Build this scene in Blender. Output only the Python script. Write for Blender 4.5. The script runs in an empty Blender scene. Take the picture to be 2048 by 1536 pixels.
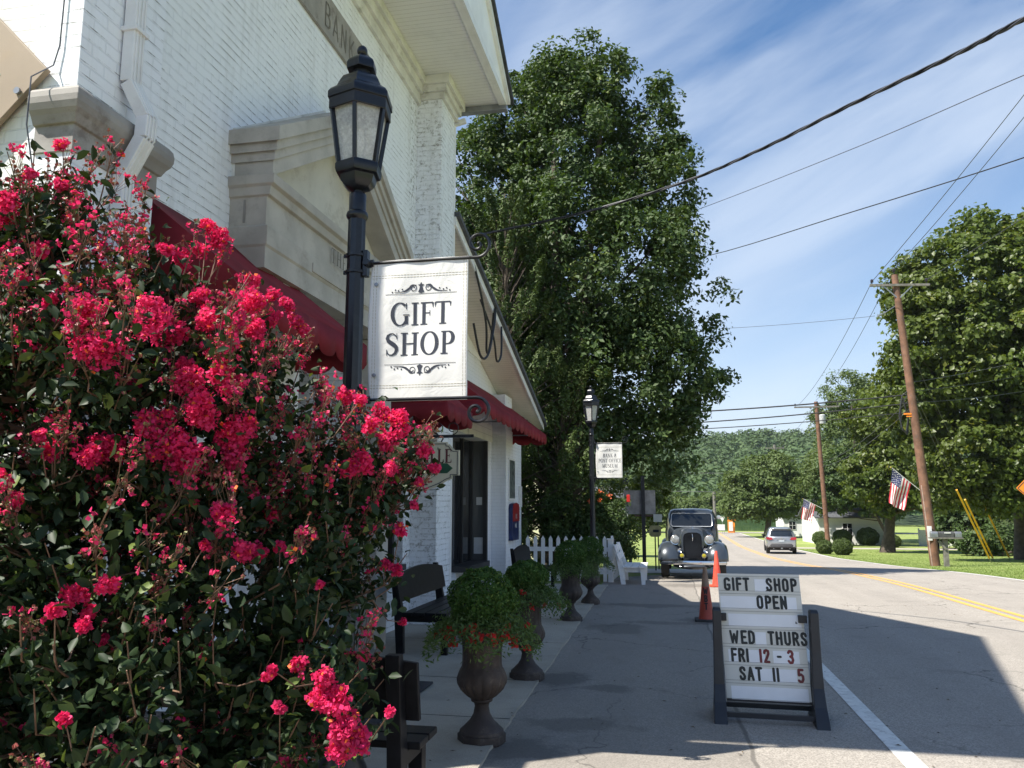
import bpy, bmesh, math, random
import numpy as np
from mathutils import Vector, Matrix
R = math.radians
scene = bpy.context.scene
COL = scene.collection
# ------------------------------------------------------------------ camera, sky, sun, exposure
cd = bpy.data.cameras.new("camera"); cam = bpy.data.objects.new("camera", cd); COL.objects.link(cam)
cam.location = (0, 0, 1.55); cam.rotation_euler = (R(90 + 8.6), 0, R(11.12))
cd.sensor_width = 36; cd.lens = 28.12; cd.clip_end = 5000; cd.clip_start = .05
scene.camera = cam
SX, SY = .575, .383                      # shadow run per metre of height
SUN = Vector((-SX, -SY, 1)).normalized()
w = bpy.data.worlds.new("World"); scene.world = w; w.use_nodes = True
nt = w.node_tree; nt.nodes.clear(); N = nt.nodes.new; L = nt.links.new
out = N('ShaderNodeOutputWorld'); bg = N('ShaderNodeBackground'); sky = N('ShaderNodeTexSky')
sky.sky_type = 'NISHITA'; sky.sun_disc = False; sky.sun_elevation = math.asin(SUN.z)
sky.sun_rotation = math.atan2(SUN.x, SUN.y); sky.air_density = 1.0; sky.dust_density = .6; sky.ozone_density = 2.5
bg.inputs[1].default_value = .082
tc = N('ShaderNodeTexCoord'); sep = N('ShaderNodeSeparateXYZ'); L(tc.outputs['Generated'], sep.inputs[0])
def M(op, a, b=None, c=None, clamp=False):
    n = N('ShaderNodeMath'); n.operation = op; n.use_clamp = clamp
    for i, v in enumerate((a, b, c)):
        if v is None: continue
        if isinstance(v, (int, float)): n.inputs[i].default_value = v
        else: L(v, n.inputs[i])
    return n.outputs[0]
zz = M('ADD', M('MAXIMUM', sep.outputs[2], 0.0), .14)
cx_ = M('DIVIDE', sep.outputs[0], zz); cy_ = M('DIVIDE', sep.outputs[1], zz)
cmb = N('ShaderNodeCombineXYZ'); L(cx_, cmb.inputs[0]); L(cy_, cmb.inputs[1])
mp = N('ShaderNodeMapping'); mp.vector_type = 'TEXTURE'; mp.inputs['Rotation'].default_value = (R(0), R(-22), R(0)); mp.inputs['Scale'].default_value = (.66, .66, .17)
mp.inputs['Location'].default_value = (2.3, .7, .4)
L(tc.outputs['Generated'], mp.inputs[0])
def noise(sc, det, rough, dist, vec):
    n = N('ShaderNodeTexNoise'); n.inputs['Scale'].default_value = sc; n.inputs['Detail'].default_value = det
    n.inputs['Roughness'].default_value = rough; n.inputs['Distortion'].default_value = dist; L(vec, n.inputs['Vector']); return n.outputs['Fac']
n1 = noise(.9, 6, .52, .45, mp.outputs[0]); n2 = noise(3.0, 5, .6, .6, mp.outputs[0]); n3 = noise(1.7, 2, .5, 0, tc.outputs['Generated'])
dens = M('ADD', M('ADD', M('MULTIPLY', n1, .95), M("MULTIPLY", n2, .20)), M('MULTIPLY', n3, .35))
mr = N('ShaderNodeMapRange'); mr.interpolation_type = 'SMOOTHSTEP'; L(dens, mr.inputs[0])
mr.inputs[1].default_value = .58; mr.inputs[2].default_value = 1.06; mr.inputs[3].default_value = 0; mr.inputs[4].default_value = .72
hz = N('ShaderNodeMapRange'); L(sep.outputs[2], hz.inputs[0]); hz.interpolation_type = 'SMOOTHSTEP'
hz.inputs[1].default_value = 0; hz.inputs[2].default_value = .50; hz.inputs[3].default_value = .72; hz.inputs[4].default_value = 0
fac = M('MAXIMUM', mr.outputs[0], M('ADD', hz.outputs[0], M('MULTIPLY', mr.outputs[0], .45)), None, True)
mix = N('ShaderNodeMix'); mix.data_type = 'RGBA'
hsv = N('ShaderNodeHueSaturation'); hsv.inputs['Saturation'].default_value = 1.36; L(sky.outputs[0], hsv.inputs['Color'])
L(fac, mix.inputs['Factor']); L(hsv.outputs[0], mix.inputs[6]); mix.inputs[7].default_value = (5.1, 5.75, 6.7, 1)
L(mix.outputs[2], bg.inputs[0]); L(bg.outputs[0], out.inputs[0])
sl = bpy.data.lights.new("sun", 'SUN'); so = bpy.data.objects.new("sun", sl); COL.objects.link(so)
sl.energy = 5.0; sl.angle = R(.53); sl.color = (1, .95, .86)
so.rotation_euler = SUN.to_track_quat('Z', 'Y').to_euler(); so.location = (-30, -20, 60)
scene.view_settings.view_transform = 'Standard'; scene.view_settings.look = 'None'
scene.view_settings.gamma = 1; scene.view_settings.exposure = .98
scene.cycles.max_bounces = 6; scene.cycles.transparent_max_bounces = 8; scene.cycles.caustics_reflective = False; scene.cycles.caustics_refractive = False
rng = np.random.default_rng(7); random.seed(7)

# ------------------------------------------------------------------ ground height
_y = np.arange(-60, 420, 1.0)
_z = np.interp(_y, [-50, 0, 10, 20, 27, 36, 50, 75, 130, 200, 400], [0, 0, -.10, -.27, -.52, -.95, -1.5, -2.1, -2.7, -2.9, -3])
_k = np.ones(5) / 5; _z[3:-3] = np.convolve(_z, _k, 'same')[3:-3]
def g(y): return float(np.interp(y, _y, _z))

# ------------------------------------------------------------------ tags
def tag(o, label=None, cat=None, group=None, kind=None):
    if label: o['label'] = label
    if cat: o['category'] = cat
    if group: o['group'] = group
    if kind: o['kind'] = kind
    return o
def thing(name, label, cat, loc=(0, 0, 0), group=None, rz=0):
    o = bpy.data.objects.new(name, None); COL.objects.link(o); o.empty_display_size = .2
    o.location = loc; o.rotation_euler = (0, 0, rz); return tag(o, label, cat, group)
def copy_tree(o, parent=None):
    c = o.copy(); COL.objects.link(c); c.parent = parent
    for ch in list(o.children): copy_tree(ch, c)
    return c
def rootloc(p):
    while p.parent: p = p.parent
    return np.array(p.location[:])

# ------------------------------------------------------------------ mesh collector (world coordinates in, one object out)
class MB:
    def __init__(s): s.v = []; s.f = []; s.m = []; s.sm = []
    def add(s, vs, fs, mi=0, smooth=False):
        b = len(s.v); s.v += [tuple(map(float, v)) for v in vs]
        for f in fs: s.f.append(tuple(b + i for i in f)); s.m.append(mi); s.sm.append(smooth)
        return s
    def box(s, x0, x1, y0, y1, z0, z1, mi=0):
        return s.add([(x0,y0,z0),(x1,y0,z0),(x1,y1,z0),(x0,y1,z0),(x0,y0,z1),(x1,y0,z1),(x1,y1,z1),(x0,y1,z1)],
                     [(3,2,1,0),(4,5,6,7),(0,1,5,4),(1,2,6,5),(2,3,7,6),(3,0,4,7)], mi)
    def obox(s, c, ax, ay, az, hx, hy, hz, mi=0):          # oriented box
        c, ax, ay, az = map(lambda q: np.array(q, float), (c, ax, ay, az)); vs = []
        for k in (-1, 1):
            for i, j in ((-1,-1),(1,-1),(1,1),(-1,1)): vs.append(c + ax*hx*i + ay*hy*j + az*hz*k)
        return s.add(vs, [(3,2,1,0),(4,5,6,7),(0,1,5,4),(1,2,6,5),(2,3,7,6),(3,0,4,7)], mi)
    def beam(s, a, b, w_, h_, mi=0, up=(0, 0, 1)):
        a = np.array(a, float); b = np.array(b, float); d = b - a; L_ = np.linalg.norm(d); d /= L_
        r = np.cross(d, up); r /= np.linalg.norm(r); u = np.cross(r, d)
        return s.obox((a + b) / 2, r, d, u, w_ / 2, L_ / 2, h_ / 2, mi)
    def tube(s, pts, rad, n=8, mi=0, caps=True, smooth=True):
        pts = [np.array(p, float) for p in pts]; k = len(pts)
        if np.isscalar(rad): rad = [rad] * k
        prev = None; rings = []
        for i, p in enumerate(pts):
            d = pts[min(i+1, k-1)] - pts[max(i-1, 0)]; d = d / (np.linalg.norm(d) + 1e-9)
            if prev is None:
                t = np.array((0, 0, 1.)) if abs(d[2]) < .9 else np.array((1., 0, 0)); r = np.cross(d, t)
            else: r = prev - d * (prev @ d)
            r = r / (np.linalg.norm(r) + 1e-9); prev = r; u = np.cross(d, r)
            rings.append([p + rad[i] * (math.cos(2*math.pi*j/n) * r + math.sin(2*math.pi*j/n) * u) for j in range(n)])
        vs = [q for rg in rings for q in rg]
        fs = [(i*n+j, i*n+(j+1) % n, (i+1)*n+(j+1) % n, (i+1)*n+j) for i in range(k-1) for j in range(n)]
        s.add(vs, fs, mi, smooth)
        if caps: s.add(rings[0], [tuple(range(n))[::-1]], mi); s.add(rings[-1], [tuple(range(n))], mi)
        return s
    def lathe(s, prof, c=(0, 0, 0), n=24, mi=0, smooth=True, ph=0, axis='z', mod=None):
        vs = []
        for i, (r, z) in enumerate(prof):
            for j in range(n):
                a = ph + 2*math.pi*j/n; rr = r * (mod(a, z) if mod else 1)
                p = (rr*math.cos(a), rr*math.sin(a), z)
                if axis == 'y': p = (p[0], p[2], p[1])
                elif axis == 'x': p = (p[2], p[0], p[1])
                vs.append((c[0]+p[0], c[1]+p[1], c[2]+p[2]))
        k = len(prof)
        fs = [(i*n+j, i*n+(j+1) % n, (i+1)*n+(j+1) % n, (i+1)*n+j) for i in range(k-1) for j in range(n)]
        s.add(vs, fs, mi, smooth)
        if prof[0][0] > 1e-4: s.add(vs[:n], [tuple(range(n))[::-1]], mi)
        if prof[-1][0] > 1e-4: s.add(vs[-n:], [tuple(range(n))], mi)
        return s
    def ell(s, c, r, n=16, mi=0):
        m_ = n // 2; prof = [(max(1e-5, math.sin(math.pi*i/m_)), -math.cos(math.pi*i/m_)) for i in range(m_+1)]
        vs = [(c[0]+r[0]*a*math.cos(2*math.pi*j/n), c[1]+r[1]*a*math.sin(2*math.pi*j/n), c[2]+r[2]*b) for a, b in prof for j in range(n)]
        fs = [(i*n+j, i*n+(j+1) % n, (i+1)*n+(j+1) % n, (i+1)*n+j) for i in range(m_) for j in range(n)]
        return s.add(vs, fs, mi, True)
    def prism(s, pts, o, ex, ey, ez, t, mi=0, smooth=False):   # 2D outline extruded by t along ez
        o, ex, ey, ez = map(lambda q: np.array(q, float), (o, ex, ey, ez)); n = len(pts)
        a = [o + ex*p[0] + ey*p[1] for p in pts]; b = [q + ez*t for q in a]
        s.add(a + b, [tuple(range(n))[::-1], tuple(range(n, 2*n))], mi)
        s.add(a + b, [(i, (i+1) % n, n+(i+1) % n, n+i) for i in range(n)], mi, smooth); return s
    def grid(s, P, mi=0, smooth=True):                          # P [i][j] points
        a = len(P); b = len(P[0])
        return s.add([q for r in P for q in r], [(i*b+j, i*b+j+1, (i+1)*b+j+1, (i+1)*b+j) for i in range(a-1) for j in range(b-1)], mi, smooth)
    def build(s, name, mats, parent=None, label=None, cat=None, group=None, kind=None, bevel=0, ang=35, solid=0, recalc=True, local=False):
        me = bpy.data.meshes.new(name); v = np.array(s.v, float)
        if parent is not None and not local: v = v - rootloc(parent)
        me.from_pydata(v.tolist(), [], s.f); me.polygons.foreach_set('material_index', s.m); me.polygons.foreach_set('use_smooth', s.sm)
        for m_ in (mats if isinstance(mats, (list, tuple)) else [mats]): me.materials.append(m_)
        if recalc and len(s.f) < 60000:
            bm = bmesh.new(); bm.from_mesh(me); bmesh.ops.remove_doubles(bm, verts=bm.verts, dist=1e-5); bmesh.ops.recalc_face_normals(bm, faces=bm.faces); bm.to_mesh(me); bm.free()
        if any(s.sm): me.set_sharp_from_angle(angle=R(ang))
        o = bpy.data.objects.new(name, me); COL.objects.link(o)
        if parent is not None: o.parent = parent
        if bevel:
            b = o.modifiers.new('b', 'BEVEL'); b.width = bevel; b.segments = 2; b.limit_method = 'ANGLE'; b.angle_limit = R(40)
        if solid:
            b = o.modifiers.new('s', 'SOLIDIFY'); b.thickness = solid; b.offset = 0
        return tag(o, label, cat, group, kind)

def quads(name, V, mat, parent=None, rnd=None, nv=4, F=None, **kw):   # V (n,nv,3) many small leaf faces, one object
    n = V.shape[0]; v = V.reshape(-1, 3)
    if parent is not None and not kw.pop('local', False): v = v - rootloc(parent)
    me = bpy.data.meshes.new(name); me.vertices.add(len(v)); me.vertices.foreach_set('co', v.astype(np.float32).ravel())
    if F is None: F = [tuple(range(nv))]
    base = (np.arange(n) * nv)[:, None]
    idx = np.concatenate([base + np.array(f)[None, :] for f in F], axis=1).astype(np.int32)
    ls = [len(f) for f in F]; tot = np.tile(ls, n).astype(np.int32); st = np.concatenate([[0], np.cumsum(tot)[:-1]]).astype(np.int32)
    me.loops.add(idx.size); me.loops.foreach_set('vertex_index', idx.ravel()); me.polygons.add(len(tot))
    me.polygons.foreach_set('loop_start', st); me.polygons.foreach_set('loop_total', tot)
    at = me.attributes.new('rnd', 'FLOAT', 'FACE')
    rr = np.repeat(rng.random(n) if rnd is None else rnd, len(F)).astype(np.float32); at.data.foreach_set('value', rr)
    me.materials.append(mat); me.update(calc_edges=True)
    o = bpy.data.objects.new(name, me); COL.objects.link(o)
    if parent is not None: o.parent = parent
    return tag(o, **kw)

# ------------------------------------------------------------------ materials
class MT:
    def __init__(s, name):
        s.m = bpy.data.materials.new(name); s.m.use_nodes = True; s.t = s.m.node_tree; s.t.nodes.clear()
        s.o = s.n('ShaderNodeOutputMaterial'); s.b = s.n('ShaderNodeBsdfPrincipled'); s.l(s.b.outputs[0], s.o.inputs[0]); s.tc = s.n('ShaderNodeTexCoord')
    def n(s, k): return s.t.nodes.new(k)
    def l(s, a, b): s.t.links.new(a, b)
    def noise(s, sc, det=4, vec=None, rough=.55, dist=0):
        n = s.n('ShaderNodeTexNoise'); n.inputs['Scale'].default_value = sc; n.inputs['Detail'].default_value = det
        n.inputs['Roughness'].default_value = rough; n.inputs['Distortion'].default_value = dist
        s.l(vec if vec is not None else s.tc.outputs['Object'], n.inputs['Vector']); return n.outputs['Fac']
    def math(s, op, a, b=None, c=None, clamp=False):
        n = s.n('ShaderNodeMath'); n.operation = op; n.use_clamp = clamp
        for i, v in enumerate((a, b, c)):
            if v is None: continue
            if isinstance(v, (int, float)): n.inputs[i].default_value = v
            else: s.l(v, n.inputs[i])
        return n.outputs[0]
    def rng(s, v, a, b, c=0., d=1., sm=True):
        n = s.n('ShaderNodeMapRange'); n.interpolation_type = 'SMOOTHSTEP' if sm else 'LINEAR'; s.l(v, n.inputs[0])
        for i, q in enumerate((a, b, c, d)): n.inputs[i+1].default_value = q
        return n.outputs[0]
    def mix(s, f, a, b, mode='MIX'):
        n = s.n('ShaderNodeMix'); n.data_type = 'RGBA'; n.blend_type = mode
        for i, v in ((0, f), (6, a), (7, b)):
            if isinstance(v, (int, float)): n.inputs[i].default_value = v
            elif isinstance(v, tuple): n.inputs[i].default_value = (*v, 1)
            else: s.l(v, n.inputs[i])
        return n.outputs[2]
    def bump(s, h, st=.3, d=.01):
        n = s.n('ShaderNodeBump'); n.inputs['Strength'].default_value = st; n.inputs['Distance'].default_value = d; s.l(h, n.inputs['Height']); s.l(n.outputs[0], s.b.inputs['Normal'])
    def col(s, c):
        if isinstance(c, tuple): s.b.inputs['Base Color'].default_value = (*c, 1)
        else: s.l(c, s.b.inputs['Base Color'])
    def set(s, rough=.6, metal=0, spec=.5, coat=0):
        i = s.b.inputs; i['Metallic'].default_value = metal; i['Specular IOR Level'].default_value = spec; i['Coat Weight'].default_value = coat; i['Coat Roughness'].default_value = .06
        if isinstance(rough, (int, float)): i['Roughness'].default_value = rough
        else: s.l(rough, i['Roughness'])
        return s
def pm(name, c, rough=.6, metal=0, var=.25, sc=6, bump=.15, bs=60, bd=.003, spec=.5, coat=0, dirt=None, dsc=3, damt=.5):
    k = MT(name); a = tuple(x*(1-var) for x in c); b = tuple(min(1, x*(1+var*.7)) for x in c)
    q = k.mix(k.rng(k.noise(sc, 6), .3, .7), a, b)
    if dirt: q = k.mix(k.math('MULTIPLY', k.rng(k.noise(dsc, 7, rough=.7), .52, .7), damt), q, dirt)
    k.col(q); k.set(rough, metal, spec, coat)
    if bump: k.bump(k.noise(bs, 5), bump, bd)
    return k.m
def leafmat(name, c1, c2, c3=None, trans=.35, rough=.45, sc=.6, spec=.4, f3=.12, tt=(1.35, 1.3, .6)):
    k = MT(name); at = k.n('ShaderNodeAttribute'); at.attribute_name = 'rnd'
    q = k.mix(at.outputs['Fac'], c1, c2)
    q = k.mix(k.rng(k.noise(sc, 3), .35, .7), q, tuple(x*.72 for x in c2))
    if c3: q = k.mix(k.math('GREATER_THAN', at.outputs['Fac'], 1 - f3), q, c3)
    k.col(q); k.set(rough, 0, spec)
    tr = k.n('ShaderNodeBsdfTranslucent'); ms = k.n('ShaderNodeMixShader'); ms.inputs[0].default_value = trans
    t2 = k.mix(1.0, q, tt, 'MULTIPLY'); k.l(t2, tr.inputs[0])
    k.l(k.b.outputs[0], ms.inputs[1]); k.l(tr.outputs[0], ms.inputs[2]); k.l(ms.outputs[0], k.o.inputs[0]); return k.m
def brickmat(name, base, dirt=(.09, .08, .06), dsc=6, thr=.5, strip=None):
    k = MT(name); sp = k.n('ShaderNodeSeparateXYZ'); geo = k.n('ShaderNodeNewGeometry'); k.l(geo.outputs['Position'], sp.inputs[0])
    cb = k.n('ShaderNodeCombineXYZ'); k.l(k.math('ADD', sp.outputs[0], sp.outputs[1]), cb.inputs[0]); k.l(sp.outputs[2], cb.inputs[1])
    wob = k.n('ShaderNodeTexNoise'); wob.inputs['Scale'].default_value = 3.0; wob.inputs['Detail'].default_value = 3; k.l(geo.outputs['Position'], wob.inputs['Vector'])
    va = k.n('ShaderNodeVectorMath'); va.operation = 'MULTIPLY_ADD'; k.l(wob.outputs['Color'], va.inputs[0]); va.inputs[1].default_value = (.018, .018, 0); k.l(cb.outputs[0], va.inputs[2])
    br = k.n('ShaderNodeTexBrick'); k.l(va.outputs[0], br.inputs['Vector']); i = br.inputs
    i['Scale'].default_value = 1; i['Mortar Size'].default_value = .0052; i['Mortar Smooth'].default_value = .25; i['Brick Width'].default_value = .215; i['Row Height'].default_value = .0765
    i['Color1'].default_value = (.2, .2, .2, 1); i['Color2'].default_value = (.8, .8, .8, 1); i['Bias'].default_value = 0
    nz = k.noise(dsc, 6, geo.outputs['Position'], .7); nb = k.noise(1.1, 3, geo.outputs['Position'])
    # bed joints of the course lines, dashed with dirt
    row = k.math('FRACT', k.math('DIVIDE', k.math('MULTIPLY_ADD', k.math('SUBTRACT', wob.outputs['Fac'], .5), .02, sp.outputs[2]), .0765))
    bed = k.math('LESS_THAN', row, .09)
    dm = k.math('MULTIPLY', bed, k.rng(k.math('ADD', nz, k.math('MULTIPLY', nb, .35)), thr, thr + .22))
    blo = k.rng(k.noise(2.2, 7, geo.outputs['Position'], .75), .5, .8)
    c = k.mix(k.math('MULTIPLY', blo, .25), base, tuple(x*.8 for x in base)); c = k.mix(k.math('MULTIPLY', k.rng(br.outputs['Color'], 0, 1, 0, .12, False), 1), c, (.8, .79, .75))
    c = k.mix(k.math('MULTIPLY', br.outputs['Fac'], .22), c, tuple(x*.6 for x in base)); c = k.mix(k.math('MULTIPLY', dm, .85), c, dirt)
    if strip:                                     # grimy run of lichen beside y=strip[0], as on the real wall
        for (y0, wd, am) in strip:
            d = k.math('ABSOLUTE', k.math('SUBTRACT', sp.outputs[1], y0)); e = k.rng(d, 0, wd, 1, 0)
            s2 = k.rng(k.noise(16, 6, geo.outputs['Position'], .8), .5, .66)
            c = k.mix(k.math('MULTIPLY', k.math('MULTIPLY', e, s2), am), c, (.10, .085, .05))
    mpz = k.n('ShaderNodeMapping'); mpz.inputs['Scale'].default_value = (5, 5, .45); k.l(geo.outputs['Position'], mpz.inputs[0])
    c = k.mix(k.rng(k.noise(1.0, 5, mpz.outputs[0], .65), .48, .78, 0, .40), c, (.42, .41, .38))
    k.col(c); k.set(.62, 0, .35)
    h = k.math('ADD', k.math('MULTIPLY', br.outputs['Fac'], -1), k.math('MULTIPLY', k.noise(90, 4, geo.outputs['Position']), .16))
    k.bump(h, .75, .006); return k.m
M_BRICK = brickmat('white_painted_brick', (.85, .87, .90), thr=.60, strip=[(10.75, .5, .9), (11.45, .5, .5)])
M_BRICKS = brickmat('sunny_side_brick', (.80, .79, .74), thr=.78)
M_BRICK2 = brickmat('shop_brick', (.83, .85, .88), thr=.72)
M_SIDING = pm('white_siding', (.85, .85, .84), .55, var=.07, sc=2, bump=.1)
def boardmat(name, base, axis, pitch, dirt=(.30, .28, .22)):
    k = MT(name); sp = k.n('ShaderNodeSeparateXYZ'); geo = k.n('ShaderNodeNewGeometry'); k.l(geo.outputs['Position'], sp.inputs[0])
    fr = k.math('FRACT', k.math('DIVIDE', sp.outputs[axis], pitch)); ln = k.math('LESS_THAN', fr, .07)
    c = k.mix(k.math('MULTIPLY', k.rng(k.noise(1.6, 6, geo.outputs['Position'], .7), .45, .8), .6), base, tuple(x*.7 for x in base))
    c = k.mix(k.math('MULTIPLY', ln, .55), c, dirt)
    k.col(c); k.set(.6); k.bump(k.math('MULTIPLY', ln, -1), .6, .004); return k.m
M_SOFFIT = boardmat('soffit_boards', (.78, .78, .75), 1, .085)
M_CLAP = boardmat('clapboard', (.78, .78, .72), 2, .14, (.3, .3, .3))
M_TRIM = pm('cream_trim', (.70, .69, .64), .55, var=.12, sc=4, bump=.12, dirt=(.22, .2, .13), dsc=5, damt=.45)
M_WHITE = pm('white_paint', (.78, .78, .77), .5, var=.06, sc=5, bump=.08, dirt=(.4, .38, .32), dsc=4, damt=.25)
M_STONE = pm('beige_stone', (.45, .42, .37), .75, var=.18, sc=2.5, bump=.35, bs=120, dirt=(.20, .165, .13), dsc=2.2, damt=.5)
M_STONED = pm('weathered_stone', (.32, .30, .275), .8, var=.2, sc=3, bump=.3, bs=120, dirt=(.12, .09, .075), dsc=4, damt=.6)
M_LETTER = pm('letter_cut_shade', (.16, .145, .12), .8, var=.1)  # flat letters; the dark colour stands in for shade in carved cuts
M_ROOF = pm('dark_shingle', (.05, .055, .06), .8, var=.3, sc=12, bump=.4, bs=30)
M_ROOFG = pm('grey_shingle', (.085, .09, .10), .8, var=.3, sc=9, bump=.4, bs=30)
M_RED = pm('red_awning_canvas', (.21, .018, .027), .75, var=.22, sc=2, bump=.25, bs=260, bd=.001, spec=.2, dirt=(.30, .07, .07), dsc=2.5, damt=.5)
M_BLACK = pm('black_lamp_paint', (.008, .009, .012), .30, var=.3, sc=20, bump=.06, spec=.4, coat=.1, dirt=(.03, .03, .03), dsc=30, damt=.3)
M_IRON = pm('wrought_iron', (.02, .021, .024), .42, .3, var=.3, sc=15, bump=.15, spec=.5)
M_DARKW = pm('dark_bench_wood', (.011, .011, .013), .42, var=.35, sc=14, bump=.3, bs=25, spec=.15)
M_CABLE = pm('cable_black', (.02, .02, .022), .5, var=.2, bump=0)
M_CABLEG = pm('bare_wire', (.11, .11, .12), .45, .5, var=.2, bump=0)
M_DARKGL = MT('dark_window_glass').set(.06, 0, .6).m; M_DARKGL.node_tree.nodes['Principled BSDF'].inputs[0].default_value = (.012, .013, .015, 1)
M_DFRAME = pm('dark_window_frame', (.035, .034, .034), .5, var=.2)
def glassmat(name):
    k = MT(name); tr = k.n('ShaderNodeBsdfTransparent'); gl = k.n('ShaderNodeBsdfPrincipled'); ms = k.n('ShaderNodeMixShader')
    f = k.rng(k.noise(45, 5, rough=.7), .35, .75, .42, .68); k.l(f, ms.inputs[0]); gl.inputs['Base Color'].default_value = (.80, .80, .76, 1); gl.inputs['Roughness'].default_value = .25
    tr.inputs[0].default_value = (.9, .9, .88, 1); k.l(tr.outputs[0], ms.inputs[1]); k.l(gl.outputs[0], ms.inputs[2]); k.l(ms.outputs[0], k.o.inputs[0]); return k.m
M_LGLASS = glassmat('seeded_lantern_glass')
def clothmat():
    k = MT('white_banner_canvas'); q = k.mix(k.rng(k.noise(4, 5), .4, .75, 0, .35), (.84, .83, .79), (.74, .73, .68)); k.col(q); k.set(.55, 0, .35)
    h = k.math('ADD', k.math('MULTIPLY', k.noise(5.5, 3, dist=1.2), 1.0), k.math('MULTIPLY', k.noise(300, 2), .02)); k.bump(h, .4, .016)
    tr = k.n('ShaderNodeBsdfTranslucent'); tr.inputs[0].default_value = (.8, .8, .76, 1); ms = k.n('ShaderNodeMixShader'); ms.inputs[0].default_value = .15
    k.l(k.b.outputs[0], ms.inputs[1]); k.l(tr.outputs[0], ms.inputs[2]); k.l(ms.outputs[0], k.o.inputs[0]); return k.m
M_CLOTH = clothmat()
M_INK = pm('navy_ink', (.022, .028, .045), .6, var=.1, bump=0)
M_STITCH = pm('ecru_stitch', (.42, .38, .26), .8, var=.2, bump=0)
M_GREY = pm('galvanised_steel', (.30, .31, .32), .4, .7, var=.2, bump=.1)
M_BARK = pm('bark', (.085, .065, .048), .85, var=.4, sc=5, bump=.9, bs=18, bd=.03)
M_POLE = pm('brown_pole_wood', (.17, .085, .05), .8, var=.35, sc=3, bump=.5, bs=22, dirt=(.09, .075, .07), dsc=2, damt=.6)
M_POLEG = pm('grey_crossarm_wood', (.17, .16, .14), .85, var=.3, sc=6, bump=.4)
M_TWIG = pm('twig_brown', (.16, .09, .055), .7, var=.35, sc=9, bump=.2)
M_YEL = pm('yellow_plastic', (.80, .42, .02), .5, var=.08, bump=0)
M_ORANGE = pm('orange_sign', (.85, .26, .02), .5, var=.06, bump=0)
M_SIGNW = pm('sign_white', (.72, .72, .70), .5, var=.08, bump=0)

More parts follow.
